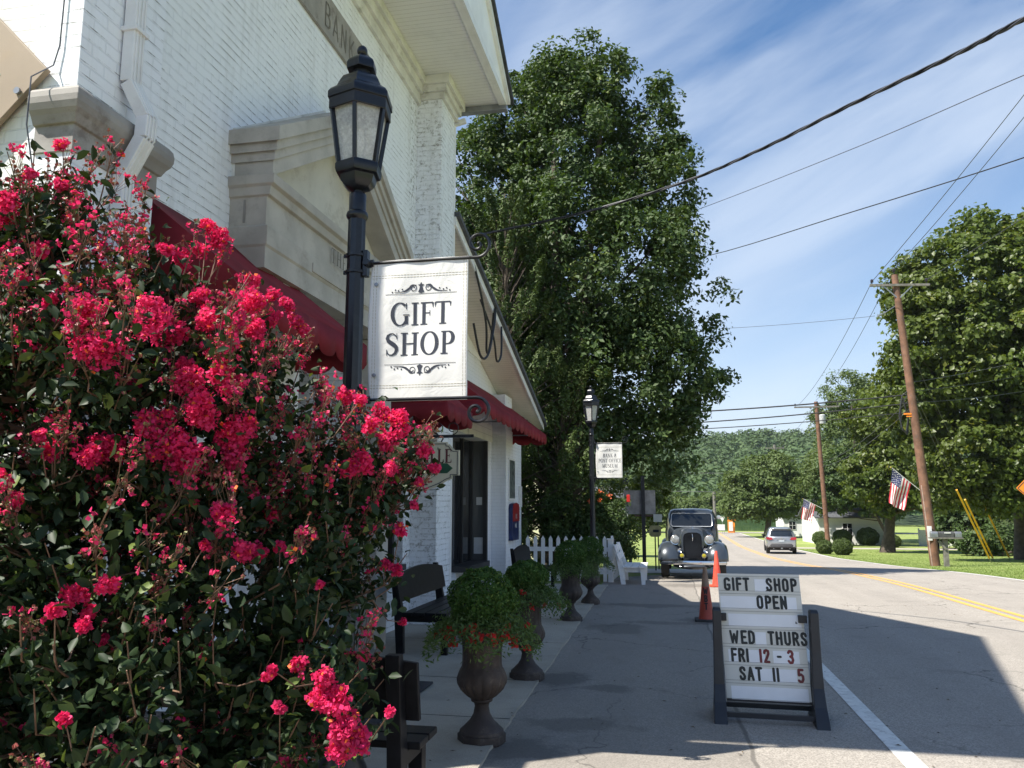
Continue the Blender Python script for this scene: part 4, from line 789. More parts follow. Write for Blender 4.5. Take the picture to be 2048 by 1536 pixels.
# ------------------------------------------------------------------ picket fence and white bench
pf = thing('picket_fence', 'white picket fence with pointed pickets and square post at the end of the sidewalk', 'fence', (-2.5, 19.4, g(19.4)))
def pick(m, x, y, z, ax):
    P = [(-.045, 0), (.045, 0), (.045, .98), (0, 1.06), (-.045, .98)]
    m.prism(P, (x, y, z), EX if ax == 'x' else EY, EZ, EY if ax == 'x' else EX, .022)
m = MB(); 
for i in range(11): pick(m, -3.42+i*.185, 19.38, g(19.4)+.03, 'x')
for i in range(20): pick(m, -1.44, 19.65+i*.185, g(19.7+i*.18)+.03, 'y')
m.build('pickets', M_WHITE, pf)
m = MB(); m.box(-3.5, -1.45, 19.40, 19.44, g(19.4)+.72, g(19.4)+.82); m.box(-3.5, -1.45, 19.40, 19.44, g(19.4)+.2, g(19.4)+.3)
m.beam((-1.47, 19.5, g(19.5)+.77), (-1.47, 23.3, g(23.3)+.77), .04, .10); m.beam((-1.47, 19.5, g(19.5)+.25), (-1.47, 23.3, g(23.3)+.25), .04, .10); m.build('rail', M_WHITE, pf)
for (x, y) in ((-1.44, 19.42), (-1.44, 23.35)):
    m = MB(); m.box(x-.06, x+.06, y-.06, y+.06, g(y)-.05, g(y)+1.0); m.box(x-.08, x+.08, y-.08, y+.08, g(y)+1.0, g(y)+1.03); m.build('post', M_WHITE, pf, bevel=.004)
wb = thing('white_bench', 'white painted wooden bench with slanted back beside the picket fence', 'bench', (-1.2, 19.0, g(19.3)+.02)); z = g(19.3)+.02; bx = -1.16
for y in (18.75, 20.0):
    m = MB(); m.prism([(0, 0), (.10, 0), (.07, .40), (-.10, .90), (-.18, .90), (-.06, .38)], (bx, y, z), EX, EZ, EY, .05); m.build('back_leg', M_WHITE, wb, bevel=.004)
    m = MB(); m.prism([(.46, 0), (.54, 0), (.56, .38), (.43, .38)], (bx, y, z), EX, EZ, EY, .05); m.build('front_leg', M_WHITE, wb, bevel=.004)
    m = MB(); m.box(bx, bx+.52, y+.052, y+.09, z+.28, z+.38); m.build('side_rail', M_WHITE, wb, bevel=.004)
m = MB()
for i in range(3): m.box(bx+.05+i*.18, bx+.05+i*.18+.165, 18.68, 20.12, z+.385, z+.415)
m.build('seat', M_WHITE, wb, bevel=.004)
m = MB(); 
for a in (.62, .80): m.obox((bx-.055-(a-.5)*.32+.035, 19.4, z+a), (1, 0, 0), EY, (-.3, 0, .95), .012, .70, .075)
m.build('back_slats', M_WHITE, wb, bevel=.004)

# ------------------------------------------------------------------ traffic cones
def cone(loc, label, c_low, c_top, letters):
    t = thing('traffic_cone', label, 'traffic cone', loc); x, y, z = loc; H = .77
    m = MB()
    rr = lambda q: .112+(.026-.112)*q
    m.lathe([(rr(0), .035), (rr(.05), .05), (rr(.3), H*.3), (rr(.5), H*.5), (rr(.64), H*.64)], (x, y, z), 28, 0); m.lathe([(rr(.64), H*.64), (rr(.8), H*.8), (rr(1), H), (.022, H), (.02, H-.03)], (x, y, z), 28, 1)
    m.build('body', [pm('cone_low', c_low, .5, var=.2, sc=8, bump=.1, dirt=tuple(q*.4 for q in c_low), dsc=9, damt=.4), pm('cone_top', c_top, .5, var=.2, bump=.1)], t)
    m = MB(); m.box(x-.165, x+.165, y-.165, y+.165, z, z+.034); m.build('base', pm('cone_base', (.03, .03, .03) if letters else (.55, .07, .03), .7), t, bevel=.008)
    if letters:
        m = MB()
        for ch, q in (('W', .50), ('B', .36), ('T', .22)):
            r1, r2 = rr(q)+.002, rr(q+.13)+.002; text(m, ch, (x, y-r1-.002, z+H*q), EX, (0, (r1-r2)/(H*.13), 1), (0, -1, 0), H*.125, SAN, .9, 0, sw=1.1)
        m.build('letters', pm('cone_ink', (.02, .01, .01), .6, bump=0), t)
cone((.46, 12.35, g(12.35)+.02), 'faded brownish orange traffic cone lettered W B T behind the message board', (.42, .055, .03), (.28, .17, .11), True)
cone((.95, 18.6, g(18.6)+.02), 'bright orange red traffic cone in front of the vintage car bumper', (.80, .085, .05), (.82, .10, .06), False)

# ------------------------------------------------------------------ letter board sign
sb = thing('message_board', 'white changeable letter board on black swinging frame announcing gift shop hours', 'sign', (.70, 6.55, g(6.55)+.02))
z0 = g(6.55)+.02; ang = R(2.2)
cx0, cy0 = .685, 6.60; RX = np.array([math.cos(R(-2)), math.sin(R(-2)), 0]); FY = np.array([-RX[1], RX[0], 0]); wv = .308
tl = R(7); UPB = np.array([0, 0, 1.])*math.cos(tl) + FY*math.sin(tl); NB = -FY*math.cos(tl) + np.array([0, 0, 1.])*math.sin(tl)
def PB_(u, v, d=0): return np.array([cx0, cy0, z0]) + RX*u + UPB*v + NB*d - FY*.02
lo, hi = .135, 1.065; leanx = -.035
def sh(u, v, d=0): return PB_(u + leanx*(v-lo)/(hi-lo), v, d)
m = MB(); m.add([sh(-wv, lo), sh(wv, lo), sh(wv, hi), sh(-wv, hi), sh(-wv, lo, -.03), sh(wv, lo, -.03), sh(wv, hi, -.03), sh(-wv, hi, -.03)], [(0, 1, 2, 3), (7, 6, 5, 4), (0, 4, 5, 1), (1, 5, 6, 2), (2, 6, 7, 3), (3, 7, 4, 0)])
m.build('panel', pm('cream_letter_panel', (.64, .635, .58), .45, var=.05, sc=3, bump=.05), sb)
rowh = (hi-lo)/7; m = MB()
rows_white = [(0, -.03, .085), (1, -.30, .06), (1, .17, .27), (2, -.25, .29), (3, -.06, .02), (4, -.12, .0), (4, -.27, -.2), (4, .06, .25), (5, -.1, .22), (6, -.27, .29)]
for (r_, a, b) in rows_white:
    v1 = hi-(r_+.30)*rowh; v0 = hi-(r_+1.02)*rowh; m.add([sh(a, v0, .0015), sh(b, v0, .0015), sh(b, v1, .0015), sh(a, v1, .0015)], [(0, 1, 2, 3)])
m.build('blank_tiles', pm('white_tile', (.78, .80, .83), .4, var=.04, bump=0), sb)
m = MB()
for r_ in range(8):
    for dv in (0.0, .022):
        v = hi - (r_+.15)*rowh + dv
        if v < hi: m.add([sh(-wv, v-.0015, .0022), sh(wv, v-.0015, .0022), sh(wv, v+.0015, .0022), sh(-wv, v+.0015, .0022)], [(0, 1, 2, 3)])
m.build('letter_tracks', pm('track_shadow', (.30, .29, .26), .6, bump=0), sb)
def brow(mb, s_, r_, u0, h=.101, **k):
    v = hi-(r_+.985)*rowh; o = sh(u0, v, 0); text(mb, s_, o, RX, UPB + RX*leanx/(hi-lo), NB, h, SAN, .86, .085, center=False, ind=.003, **k)
M_LB = pm('letter_black', (.012, .016, .016), .5, bump=0); M_LR = pm('letter_red', (.16, .015, .02), .5, bump=0)
for s_, r_, u0 in (('GIFT', 0, -.262), ('SHOP', 0, .055), ('OPEN', 1, -.025), ('WED', 3, -.25), ('THURS', 3, .035), ('FRI', 4, -.25), ('-', 4, .085), ('SAT', 5, -.20), ('11', 5, .045)): m = MB(); brow(m, s_, r_, u0); m.build('black_letters', M_LB, sb)
m = MB(); m.add([sh(.045, hi-.985*rowh, .003), sh(.065, hi-.985*rowh, .003), sh(.065, hi-.985*rowh+.016, .003)], [(0, 1, 2)]); m.add([sh(.245, hi-2.75*rowh, .003), sh(.262, hi-2.78*rowh, .003), sh(.25, hi-2.62*rowh, .003)], [(0, 1, 2)])
m.build('chipped_marks', M_LB, sb)
for s_, r_, u0 in (('12', 4, -.04), ('3', 4, .165), ('5', 5, .225)): m = MB(); brow(m, s_, r_, u0); m.build('red_letters', M_LR, sb)
M_PLAS = pm('black_plastic_frame', (.018, .02, .025), .5, var=.2, bump=.15)
for sg in (-1, 1):
    u = sg*(wv+.048)-.005; m = MB()
    prf = [(-.045, .0), (-.045, 0), (.045, 0), (.04, .9)]
    c = np.array([cx0, cy0, z0])
    def Q(du, dy, v): return c + RX*(u+du) + FY*dy + np.array([0, 0, v])
    secs = [(0, .25, .048), (.05, .22, .048), (.13, .14, .044), (.25, .08, .04), (.5, .058, .034), (.79, .05, .032), (.81, .03, .026)]
    P = []
    for v, hw, hu in secs: P.append([Q(-hu, -hw, v), Q(hu, -hw, v), Q(hu, hw, v), Q(-hu, hw, v), Q(-hu, -hw, v)])
    m.grid(P, smooth=False); m.add(P[-1][:4], [(0, 1, 2, 3)]); m.build('side_stand', M_PLAS, sb, bevel=.006)
    m = MB(); a_ = PB_(sg*(wv-.02)+leanx*.6, .735); m.obox(a_+RX*sg*.01, RX, FY, EZ, .032, .03, .028); m.build('pivot', M_PLAS, sb, bevel=.003)
m = MB(); c = np.array([cx0, cy0, z0]); m.beam(c-RX*.36-FY*.16+[0, 0, .055], c+RX*.36-FY*.16+[0, 0, .055], .03, .035); m.beam(c-RX*.36+FY*.14+[0, 0, .06], c+RX*.36+FY*.14+[0, 0, .06], .03, .035); m.beam(sh(-wv, lo-.012, -.015), sh(wv, lo-.012, -.015), .035, .022); m.build('cross_bar', M_PLAS, sb)
for i_ in range(26):
    pass
# ------------------------------------------------------------------ vehicles
def paint(name, c, metal=.6, rough=.28, coat=.8, var=.04):
    k = MT(name); k.col(k.mix(k.rng(k.noise(2, 3), .3, .7), tuple(x*(1-var) for x in c), tuple(x*(1+var) for x in c))); k.set(rough, metal, .5, coat); return k.m
M_CHROME = MT('chrome').set(.12, 1, .5).m; M_CHROME.node_tree.nodes['Principled BSDF'].inputs[0].default_value = (.62, .62, .63, 1)
M_TYRE = pm('tyre_rubber', (.018, .018, .018), .85, var=.2, bump=.2)
M_CGLASS = MT('car_glass').set(.04, 0, .9).m; M_CGLASS.node_tree.nodes['Principled BSDF'].inputs[0].default_value = (.015, .018, .02, 1)
def loft(m, secs, mi=0, smooth=True, closed=True):
    """secs: (y, [(x,z),...]) half outline from bottom to top centre, mirrored"""
    P = []
    for y, pr_ in secs:
        q = [(x, y, z) for x, z in pr_] + [(-x, y, z) for x, z in pr_[::-1]]; P.append(q)
    m.grid(P, mi, smooth)
    if closed:
        for q, rv in ((P[0], True), (P[-1], False)): m.add(q, [tuple(range(len(q)))], mi, False)
def wheel(m, x, y, r, wd, hub=0, mi=(0, 1)):
    m.lathe([(r*.62, -wd/2), (r*.9, -wd/2), (r, -wd/2+.03), (r, wd/2-.03), (r*.9, wd/2), (r*.62, wd/2)], (x, y, r), 28, mi[0], axis='x')
    m.lathe([(.001, -wd*.36), (r*.2, -wd*.40), (r*.5, -wd*.3), (r*.64, -wd*.44), (r*.64, wd*.44), (r*.5, wd*.3), (r*.2, wd*.40), (.001, wd*.36)], (x, y, r), 28, mi[1], axis='x')
# --- vintage sedan, front towards the camera (local: front at y=0, body towards +y)
vc = thing('vintage_car', 'grey nineteen thirties sedan with separate headlights parked facing the camera by the fence', 'car', (0, 0, 0))
M_VC = paint('grey_blue_enamel', (.045, .055, .068), .25, .30, .7, .1)
B = lambda m, nm, mt, par=vc, **k: m.build(nm, mt, par, local=True, **k)
m = MB()   # hood tapering to the radiator shell
def hs_(w_, zt, zb=.55): return [(w_*.86, zb), (w_*.98, zb+.12), (w_, zb+(zt-zb)*.5), (w_*.93, zb+(zt-zb)*.75), (w_*.72, zb+(zt-zb)*.91), (w_*.40, zb+(zt-zb)*.985), (0.001, zt)]
loft(m, [(.34, hs_(.265, 1.19)), (.42, hs_(.285, 1.22)), (.8, hs_(.34, 1.225)), (1.3, hs_(.43, 1.23)), (1.62, hs_(.52, 1.24))]); B(m, 'hood', M_VC)
m = MB()   # radiator shell: heart shaped surround
gp = [(.0, .50), (.19, .50), (.215, .62), (.232, .85), (.225, 1.02), (.195, 1.10), (.11, 1.135), (0, 1.14)]
op = [(.0, .44), (.23, .44), (.265, .60), (.285, .86), (.28, 1.05), (.24, 1.16), (.13, 1.215), (0, 1.235)]
for sg in (-1, 1):
    for i in range(len(gp)-1):
        a, b, c_, d = gp[i], gp[i+1], op[i+1], op[i]; m.add([(sg*p[0], yv, p[1]) for p, yv in ((a, .27), (b, .27), (c_, .30), (d, .30))], [(0, 1, 2, 3)], 0, True)
        m.add([(sg*d[0], .30, d[1]), (sg*c_[0], .30, c_[1]), (sg*c_[0], .38, c_[1]), (sg*d[0], .38, d[1])], [(0, 1, 2, 3)], 0, True)
B(m, 'radiator_shell', M_VC)
m = MB(); m.add([(p[0], .31, p[1]) for p in gp] + [(-p[0], .31, p[1]) for p in gp[::-1]], [tuple(range(16))]); gk = MT('grille_mesh'); gk.set(.45, .5); gk.col((.02, .022, .028)); 
B(m, 'grille_back', gk.m, recalc=False)
m = MB()
for i in range(-9, 10):
    x = i*.0228; zt_ = np.interp(abs(x), [0, .11, .19, .225], [1.135, 1.125, 1.09, .95]); m.tube([(x, .295, .50 if abs(x) < .15 else .58), (x, .285, zt_)], .0042, 6)
B(m, 'grille_bars', pm('grille_bar', (.05, .055, .065), .35, .7, bump=0))
m = MB(); m.lathe([(.0, 1.30), (.012, 1.28), (.014, 1.22), (.03, 1.20), (.035, 1.185)], (0, .34, 0), 12); m.tube([(0, .285, 1.10), (0, .262, 1.04), (0.004, .262, .98), (0, .275, .93)], [.006, .018, .014, .004], 8); B(m, 'hood_ornament', M_CHROME)
m = MB()   # cab
def cs(w_, zt, zw=1.20, zb=.42, wt=None):
    wt = wt or w_*.84; return [(w_*.94, zb), (w_, zb+.25), (w_, zw-.08), (w_*.97, zw), ((w_+wt)/2, (zw+zt)/2), (wt, zt-.14), (wt*.93, zt-.055), (wt*.74, zt-.015), (0.001, zt)]
loft(m, [(1.60, cs(.60, 1.27, 1.18)), (1.62, cs(.62, 1.30, 1.2)), (1.80, cs(.66, 1.66, 1.2, wt=.56)), (1.92, cs(.68, 1.715, 1.2, wt=.60)), (2.4, cs(.72, 1.735, wt=.63)), (3.2, cs(.73, 1.725, wt=.63)), (3.65, cs(.70, 1.66, wt=.58)), (3.95, cs(.62, 1.45, wt=.50)), (4.15, cs(.52, 1.20, 1.0, wt=.40)), (4.35, cs(.40, .9, .8, wt=.3))]); B(m, 'cab', M_VC)
m = MB()   # windshield (raked plane), frame
wa = [(-.50, 1.255), (.50, 1.255), (.545, 1.30), (.53, 1.56), (.49, 1.60), (-.49, 1.60), (-.53, 1.56), (-.545, 1.30)]
yw = lambda z: 1.585 + (z-1.25)*.42
m.add([(x, yw(z)-.012-.03*(1-(x/.55)**2), z) for x, z in wa], [tuple(range(8))]); k = MT('windshield'); k.set(.03, 0, .6); k.col((.012, .014, .016)); B(m, 'windshield', k.m, recalc=False)
m = MB(); q = [(x, yw(z)-.018-.03*(1-(x/.55)**2), z) for x, z in wa]; m.tube(q+[q[0]], .012, 6); B(m, 'windshield_frame', pm('pale_trim', (.42, .44, .46), .3, .6, bump=0))
m = MB(); m.box(-.02, .22, 1.95, 1.97, 1.36, 1.55); 
m = MB()   # cowl band under the windshield
loft(m, [(1.36, hs_(.45, 1.215)), (1.62, hs_(.60, 1.265))]); B(m, 'cowl', M_VC)
for sg in (-1, 1):
    m = MB(); n_ = 20; P = []                                     # swept front fender
    for i in range(n_+1):
        t = i/n_
        if t < .62: a = R(2+ 112*(t/.62)); y_ = .60 - .52*math.cos(a); z_ = .42 + .45*math.sin(a)
        else:
            u = (t-.62)/.38; y_ = .81 + u*1.15; z_ = .831 - .50*u**.85
        row = []
        for (xf_, zf, yf) in ((.25, -.30, .28), (.30, -.16, .16), (.38, -.03, .06), (.50, .03, .0), (.64, .035, -.01), (.76, .0, .03), (.835, -.07, .09), (.86, -.16, .15)):
            kf = min(1, math.sin(min(t/.62, 1)*math.pi/2)*1.3) if t < .62 else 1-.6*(t-.62)/.38
            row.append((sg*xf_, y_ + yf*(1-.75*min(t/.5, 1)), z_ + zf*kf))
        P.append(row)
    m.grid(P); B(m, 'front_fender', M_VC, solid=.012)
    m = MB(); m.lathe([(.001, .26), (.05, .22), (.10, .12), (.118, .02), (.122, -.01), (.118, -.02), (.11, -.015)], (sg*.42, .36, .955), 24, axis='y'); B(m, 'headlight_shell', M_VC)
    m = MB(); m.ell((sg*.42, .345, .955), (.112, .035, .112), 20); B(m, 'headlight', pm('headlight_lens', (.32, .33, .32), .12, .2, var=.2, sc=40, bump=.2, spec=.9))
    m = MB(); m.tube([(sg*.405, .45+.008*0, .905)]*1 + [], .01) if False else None
    m.lathe([(.106, -.026), (.125, -.03), (.127, -.01), (.108, -.012)], (sg*.42, .36, .955), 24, axis='y'); B(m, 'headlight_rim', M_CHROME)
    m = MB(); m.lathe([(.0, .10), (.02, .09), (.025, .0), (.055, -.06), (.062, -.065), (.05, -.05), (.0, -.01)], (sg*.315, .30, .70), 18, axis='y'); B(m, 'horn', M_CHROME)
    m = MB(); m.lathe([(.0, .07), (.05, .05), (.062, .0), (.062, -.015)], (sg*.27, .16, .575), 18, axis='y'); m.lathe([(.0, -.022), (.04, -.018), (.056, -.012)], (sg*.27, .16, .575), 18, 1, axis='y'); B(m, 'fog_lamp', [M_CHROME, pm('amber_yellow', (.42, .36, .03), .2, var=.1, bump=0)])
    m = MB(); wheel(m, sg*.70, .58, .37, .20); B(m, 'wheel', [M_TYRE, M_GREY])
    m = MB(); wheel(m, sg*.68, 3.35, .37, .17); B(m, 'wheel', [M_TYRE, M_GREY])
    m = MB(); P = []
    for i in range(13):
        a = R(-10+190*i/12); y_ = 3.35-.46*math.cos(a); z_ = .42+.43*math.sin(a); P.append([(sg*xf_, y_, z_+zf) for xf_, zf in ((.52, .0), (.62, .05), (.74, .04), (.83, -.03), (.85, -.12))])
    m.grid(P); B(m, 'rear_fender', M_VC, solid=.012)
    m = MB(); m.box(min(sg*.66, sg*.86), max(sg*.66, sg*.86), 1.75, 2.95, .30, .34); B(m, 'running_board', M_TYRE)
    m = MB(); xs_ = sg*.705
    m.add([(sg*.645, 2.05, 1.25), (sg*.66, 2.85, 1.25), (sg*.635, 2.80, 1.58), (sg*.615, 2.1, 1.58)], [(0, 1, 2, 3)]); m.v = [(v[0]+sg*.055, v[1], v[2]) for v in m.v]; B(m, 'side_window', M_CGLASS)
m = MB(); P = []
for i in range(25):
    x = -.82+1.64*i/24; y_ = .03+.16*(abs(x)/.82)**2.4; P.append([(x, y_+.02, .455), (x, y_-.01, .45), (x, y_-.018, .415), (x, y_-.018, .395), (x, y_-.01, .36), (x, y_+.02, .355)])
m.grid(P); B(m, 'front_bumper', M_CHROME, solid=.006)
m = MB(); m.box(-.33, -.28, .08, .6, .36, .41); m.box(.28, .33, .08, .6, .36, .41); m.box(-.50, .50, .5, .6, .30, .42); m.tube([(-.6, .56, .37), (.6, .56, .37)], .03); B(m, 'front_axle', M_TYRE)
m = MB(); P = []
for i in range(17):
    x = -.48+.96*i/16; P.append([(x, .14+.12*(x/.48)**2, .36-.02*(x/.48)**2), (x, .11+.12*(x/.48)**2, .30), (x, .16+.12*(x/.48)**2, .235+.06*(x/.48)**2)])
m.grid(P); B(m, 'splash_apron', M_VC, solid=.01)
m = MB(); m.tube([(.60, 1.78, 1.45), (.70, 1.70, 1.47)], .008); m.lathe([(0, .02), (.05, .01), (.055, -.01), (0, -.012)], (.715, 1.68, 1.50), 16, axis='y'); B(m, 'side_mirror', M_CHROME)
m = MB(); m.box(-.66, .66, 1.0, 3.9, .36, .5); B(m, 'chassis', M_TYRE)
vc.location = (.50, 20.75, g(20.9)+.03); vc.rotation_euler = (0, 0, R(-1.0))
# --- silver SUV seen from behind (local: rear at y=0, nose towards +y)
sv = thing('silver_suv', 'silver sport utility vehicle driving away in the right lane', 'car', (0, 0, 0))
M_SV = paint('silver_paint', (.42, .43, .44), .75, .3, .9)
B = lambda m, nm, mt, par=sv, **k: m.build(nm, mt, par, local=True, **k)
m = MB()
def ss(w_, zt, zb=.40, zw=1.05, wt=.66): return [(w_*.93, zb), (w_, zb+.18), (w_, zw-.18), (w_*.965, zw), ((w_*.965+wt)/2+.02, (zw+zt)/2), (wt, zt-.09), (wt*.92, zt-.035), (wt*.6, zt-.006), (0.001, zt)]
loft(m, [(-.02, ss(.86, 1.05, .48, .95, .6)), (.04, ss(.90, 1.12, .42, 1.0, .68)), (.14, ss(.925, 1.45, .38, 1.05, .70)), (.24, ss(.935, 1.64, .36, 1.06, .69)), (.5, ss(.945, 1.69, .34, 1.06, .68)), (1.8, ss(.95, 1.715, .32, 1.05, .68)), (2.8, ss(.945, 1.68, .32, 1.04, .66)), (3.4, ss(.93, 1.40, .33, 1.0, .64)), (3.75, ss(.92, 1.12, .34, .95, .7)), (4.5, ss(.86, .98, .38, .82, .7)), (4.75, ss(.74, .80, .42, .7, .6))]); B(m, 'body', M_SV)
m = MB(); yr = lambda z: np.interp(z, [1.0, 1.12, 1.45, 1.64], [.02, .045, .135, .235]) - .022
P = []
for z_ in np.linspace(1.14, 1.50, 6): P.append([(x*np.interp(z_, [1.14, 1.5], [1, .88]), yr(z_)+.03*(abs(x)/.7)**3, z_) for x in np.linspace(-.70, .70, 11)])
m.grid(P); B(m, 'rear_window', M_CGLASS)
m = MB(); P = []
for z_, yo in ((1.60, .06), (1.635, .10), (1.66, .30)): P.append([(x, yo, z_) for x in np.linspace(-.60, .60, 7)])
m.grid(P); B(m, 'spoiler', M_SV, solid=.03)
for sg in (-1, 1):
    m = MB(); m.prism([(sg*.52, .93), (sg*.60, 1.06), (sg*.86, 1.10), (sg*.935, 1.04), (sg*.93, .95), (sg*.75, .90)], (0, -.055, 0), EX, EZ, EY, .22); B(m, 'tail_light', pm('tail_red', (.40, .015, .03), .2, var=.2, bump=0, coat=.5), bevel=.01)
    for y_ in (.85, 3.85):
        m = MB(); wheel(m, sg*.83, y_, .37, .24); B(m, 'wheel', [M_TYRE, M_GREY])
    m = MB(); m.add([(sg*.955, .7, 1.10), (sg*.955, 3.1, 1.08), (sg*.80, 2.6, 1.52), (sg*.78, .9, 1.52)], [(0, 1, 2, 3)]); B(m, 'side_window', M_CGLASS)
    m = MB(); m.ell((sg*1.04, 3.1, 1.12), (.09, .07, .07), 12); B(m, 'side_mirror', M_TYRE)
m = MB(); P = []
for (yo, z_) in ((.06, .68), (-.06, .66), (-.09, .58), (-.08, .46), (0, .38)): P.append([(x, yo+.16*(abs(x)/.92)**3, z_) for x in np.linspace(-.91, .91, 13)])
m.grid(P); B(m, 'bumper', pm('grey_cladding', (.05, .05, .055), .6, bump=0), solid=.02)
m = MB(); m.box(-.17, .17, -.045, -.02, .80, .90); B(m, 'licence_plate', pm('plate_white', (.5, .55, .6), .5, bump=0))
m = MB(); m.box(-.30, .30, -.05, -.03, .92, .945); m.lathe([(.05, -.06), (.05, -.05)], (0, 0, 1.02), 14, axis='y'); B(m, 'chrome_strip', M_CHROME)
m = MB(); m.tube([(-.5, -.06, .36), (-.5, .3, .36)], .035); m.tube([(.5, -.06, .36), (.5, .3, .36)], .035); m.box(-.06, .06, -.1, .3, .33, .42); B(m, 'tail_pipes', M_GREY)
m = MB(); m.box(-.82, .82, .2, 4.4, .24, .42); B(m, 'underbody', M_TYRE)
sv.location = (7.0, 55.5, g(56)+.03); sv.rotation_euler = (0, 0, R(-4))
# ------------------------------------------------------------------ overhead cables
def smooth_path(P, n=40):
    P = np.array(P, float); t = np.arange(len(P)); tt = np.linspace(0, len(P)-1, n); out_ = []
    for q in tt:
        i = min(int(q), len(P)-2); f = q-i; p0 = P[max(i-1, 0)]; p1 = P[i]; p2 = P[i+1]; p3 = P[min(i+2, len(P)-1)]
        out_.append(.5*((2*p1)+(-p0+p2)*f+(2*p0-5*p1+4*p2-p3)*f*f+(-p0+3*p1-3*p2+p3)*f**3))
    return out_
def wire(P, r, label, name='overhead_wire', mat_=M_CABLE, group='overhead wires', sag=None, n=24, cat='wire'):
    if sag is not None:
        a, b = map(lambda q: np.array(q, float), P); P = [a+(b-a)*t - np.array([0, 0, 4*sag*t*(1-t)]) for t in np.linspace(0, 1, n)]
    else: P = smooth_path(P, n)
    return MB().tube(P, r, 6).build(name, mat_, None, label, cat, group, recalc=False)
main = smooth_path([(3.6, 3.2, 4.4), (2.84, 5.38, 4.92), (2.70, 6.15, 5.15), (2.51, 7.1, 5.42), (1.94, 8.3, 5.65), (1.19, 9.67, 5.85), (.29, 11.0, 6.05), (-1.31, 12.2, 6.15), (-3.28, 12.6, 6.02)], 150)
m = MB(); t_ = thing('service_cable', 'thick twisted black service cable sweeping down to the shop gable', 'cable', (-3.28, 12.6, 6.0), 'overhead wires')
for k_ in range(3):
    P = []; 
    for i, p in enumerate(main):
        d = main[min(i+1, len(main)-1)] - main[max(i-1, 0)]; d /= np.linalg.norm(d); r = np.cross(d, (0, 0, 1)); r /= np.linalg.norm(r); u = np.cross(r, d); a = i*.42 + k_*2.094
        P.append(p + r*.0118*math.cos(a) + u*.0118*math.sin(a))
    MB().tube(P, .0105, 6).build('strand', M_CABLE if k_ else M_CABLEG, t_, recalc=False)
m = MB(); m.tube(smooth_path([(-3.28, 12.6, 6.0), (-3.2, 13.1, 5.5), (-3.15, 13.6, 4.8), (-3.2, 13.9, 4.3), (-3.2, 14.2, 4.5), (-3.2, 14.5, 5.2)], 30), .022, 6); m.tube(smooth_path([(-3.2, 14.6, 5.3), (-3.1, 14.1, 4.9), (-3.1, 13.6, 4.2), (-3.15, 13.2, 4.1), (-3.2, 12.9, 4.6)], 30), .022, 6); m.tube(smooth_path([(-3.25, 13.6, 5.2), (-3.1, 14.0, 4.6), (-3.1, 14.3, 4.2), (-3.1, 14.7, 4.4), (-3.16, 15.0, 5.0)], 24), .02, 6); m.build('drip_loops', M_CABLE, t_, recalc=False)
m = MB(); m.lathe([(.03, -.08), (.05, -.05), (.05, .05), (.03, .08)], (-3.3, 12.5, 5.95), 10, axis='y'); m.build('insulator', M_GREY, t_)
wire([(6.51, 12.6, 8.34), (6.05, 14.0, 8.72), (4.18, 18.16, 9.45), (.64, 25.49, 10.87), (-3, 31, 11.9)], .008, 'thin bare wire crossing the sky below the thick service cable', mat_=M_CABLEG)
wire([(8.42, 15.03, 8.38), (7.57, 17.89, 8.85), (5.06, 22.44, 9.5), (1.34, 29.76, 10.72), (-3, 35, 11.9)], .014, 'medium black wire entering the big tree at mid height')
wire([(-2, 37.8, 9.75), (9.3, 37.8, 10.0)], .009, 'faint wire between big tree and the leaning utility pole', mat_=M_CABLEG, sag=.15)
for (z0_, z1_, r_, lb) in ((5.9, 6.38, .034, 'upper'), (5.35, 6.0, .03, 'middle'), (5.08, 5.6, .022, 'lowest')):
    wire([(-2, 37.8, z0_-.15), (10.55, 37.75, z1_)], r_, lb + ' of the three thick lines from the leaning pole to the big tree', sag=.12)
# pole 1 (leaning, with crossarm)
pt = np.array([10.24, 37.8, 11.85]); pb = np.array([10.86, 37.2, g(37)-.3])
def on(t): return pb + (pt-pb)*t
up1 = thing('utility_pole', 'tall brown utility pole leaning left with a grey crossarm, beside the roadside mailbox', 'utility pole', (10.86, 37.2, g(37)), 'utility poles')
MB().tube([on(0), on(.3), on(.6), on(.86), on(1)], [.20, .185, .165, .15, .14], 16).build('shaft', M_POLE, up1)
m = MB(); m.beam((9.12, 37.62, 11.38), (11.62, 37.62, 11.28), .12, .10); m.build('crossarm', M_POLEG, up1)
m = MB(); m.beam((9.7, 37.6, 11.30), (10.25, 37.64, 10.75), .03, .05); m.beam((10.9, 37.6, 11.27), (10.35, 37.64, 10.75), .03, .05); m.build('crossarm_brace', M_GREY, up1)
def insul(c, par):
    MB().lathe([(.02, -.12), (.02, 0), (.07, .0), (.075, .03), (.045, .05), (.065, .07), (.06, .11), (.03, .14), (.0, .15)], c, 12).build('insulator', pm('brown_porcelain', (.03, .022, .03), .3, bump=0), par)
insul((9.22, 37.62, 11.52), up1); insul((10.22, 37.8, 12.02), up1); insul((11.5, 37.62, 11.45), up1)
m = MB(); m.beam((10.3, 37.8, 10.5), (9.75, 37.8, 10.15), .04, .04)
for i in range(3): m.lathe([(.03, -.05), (.07, -.03), (.07, .03), (.03, .05)], (9.70-i*.13, 37.8, 10.12-i*.07), 10, axis='x')
m.build('stand_off_arm', M_GREY, up1)
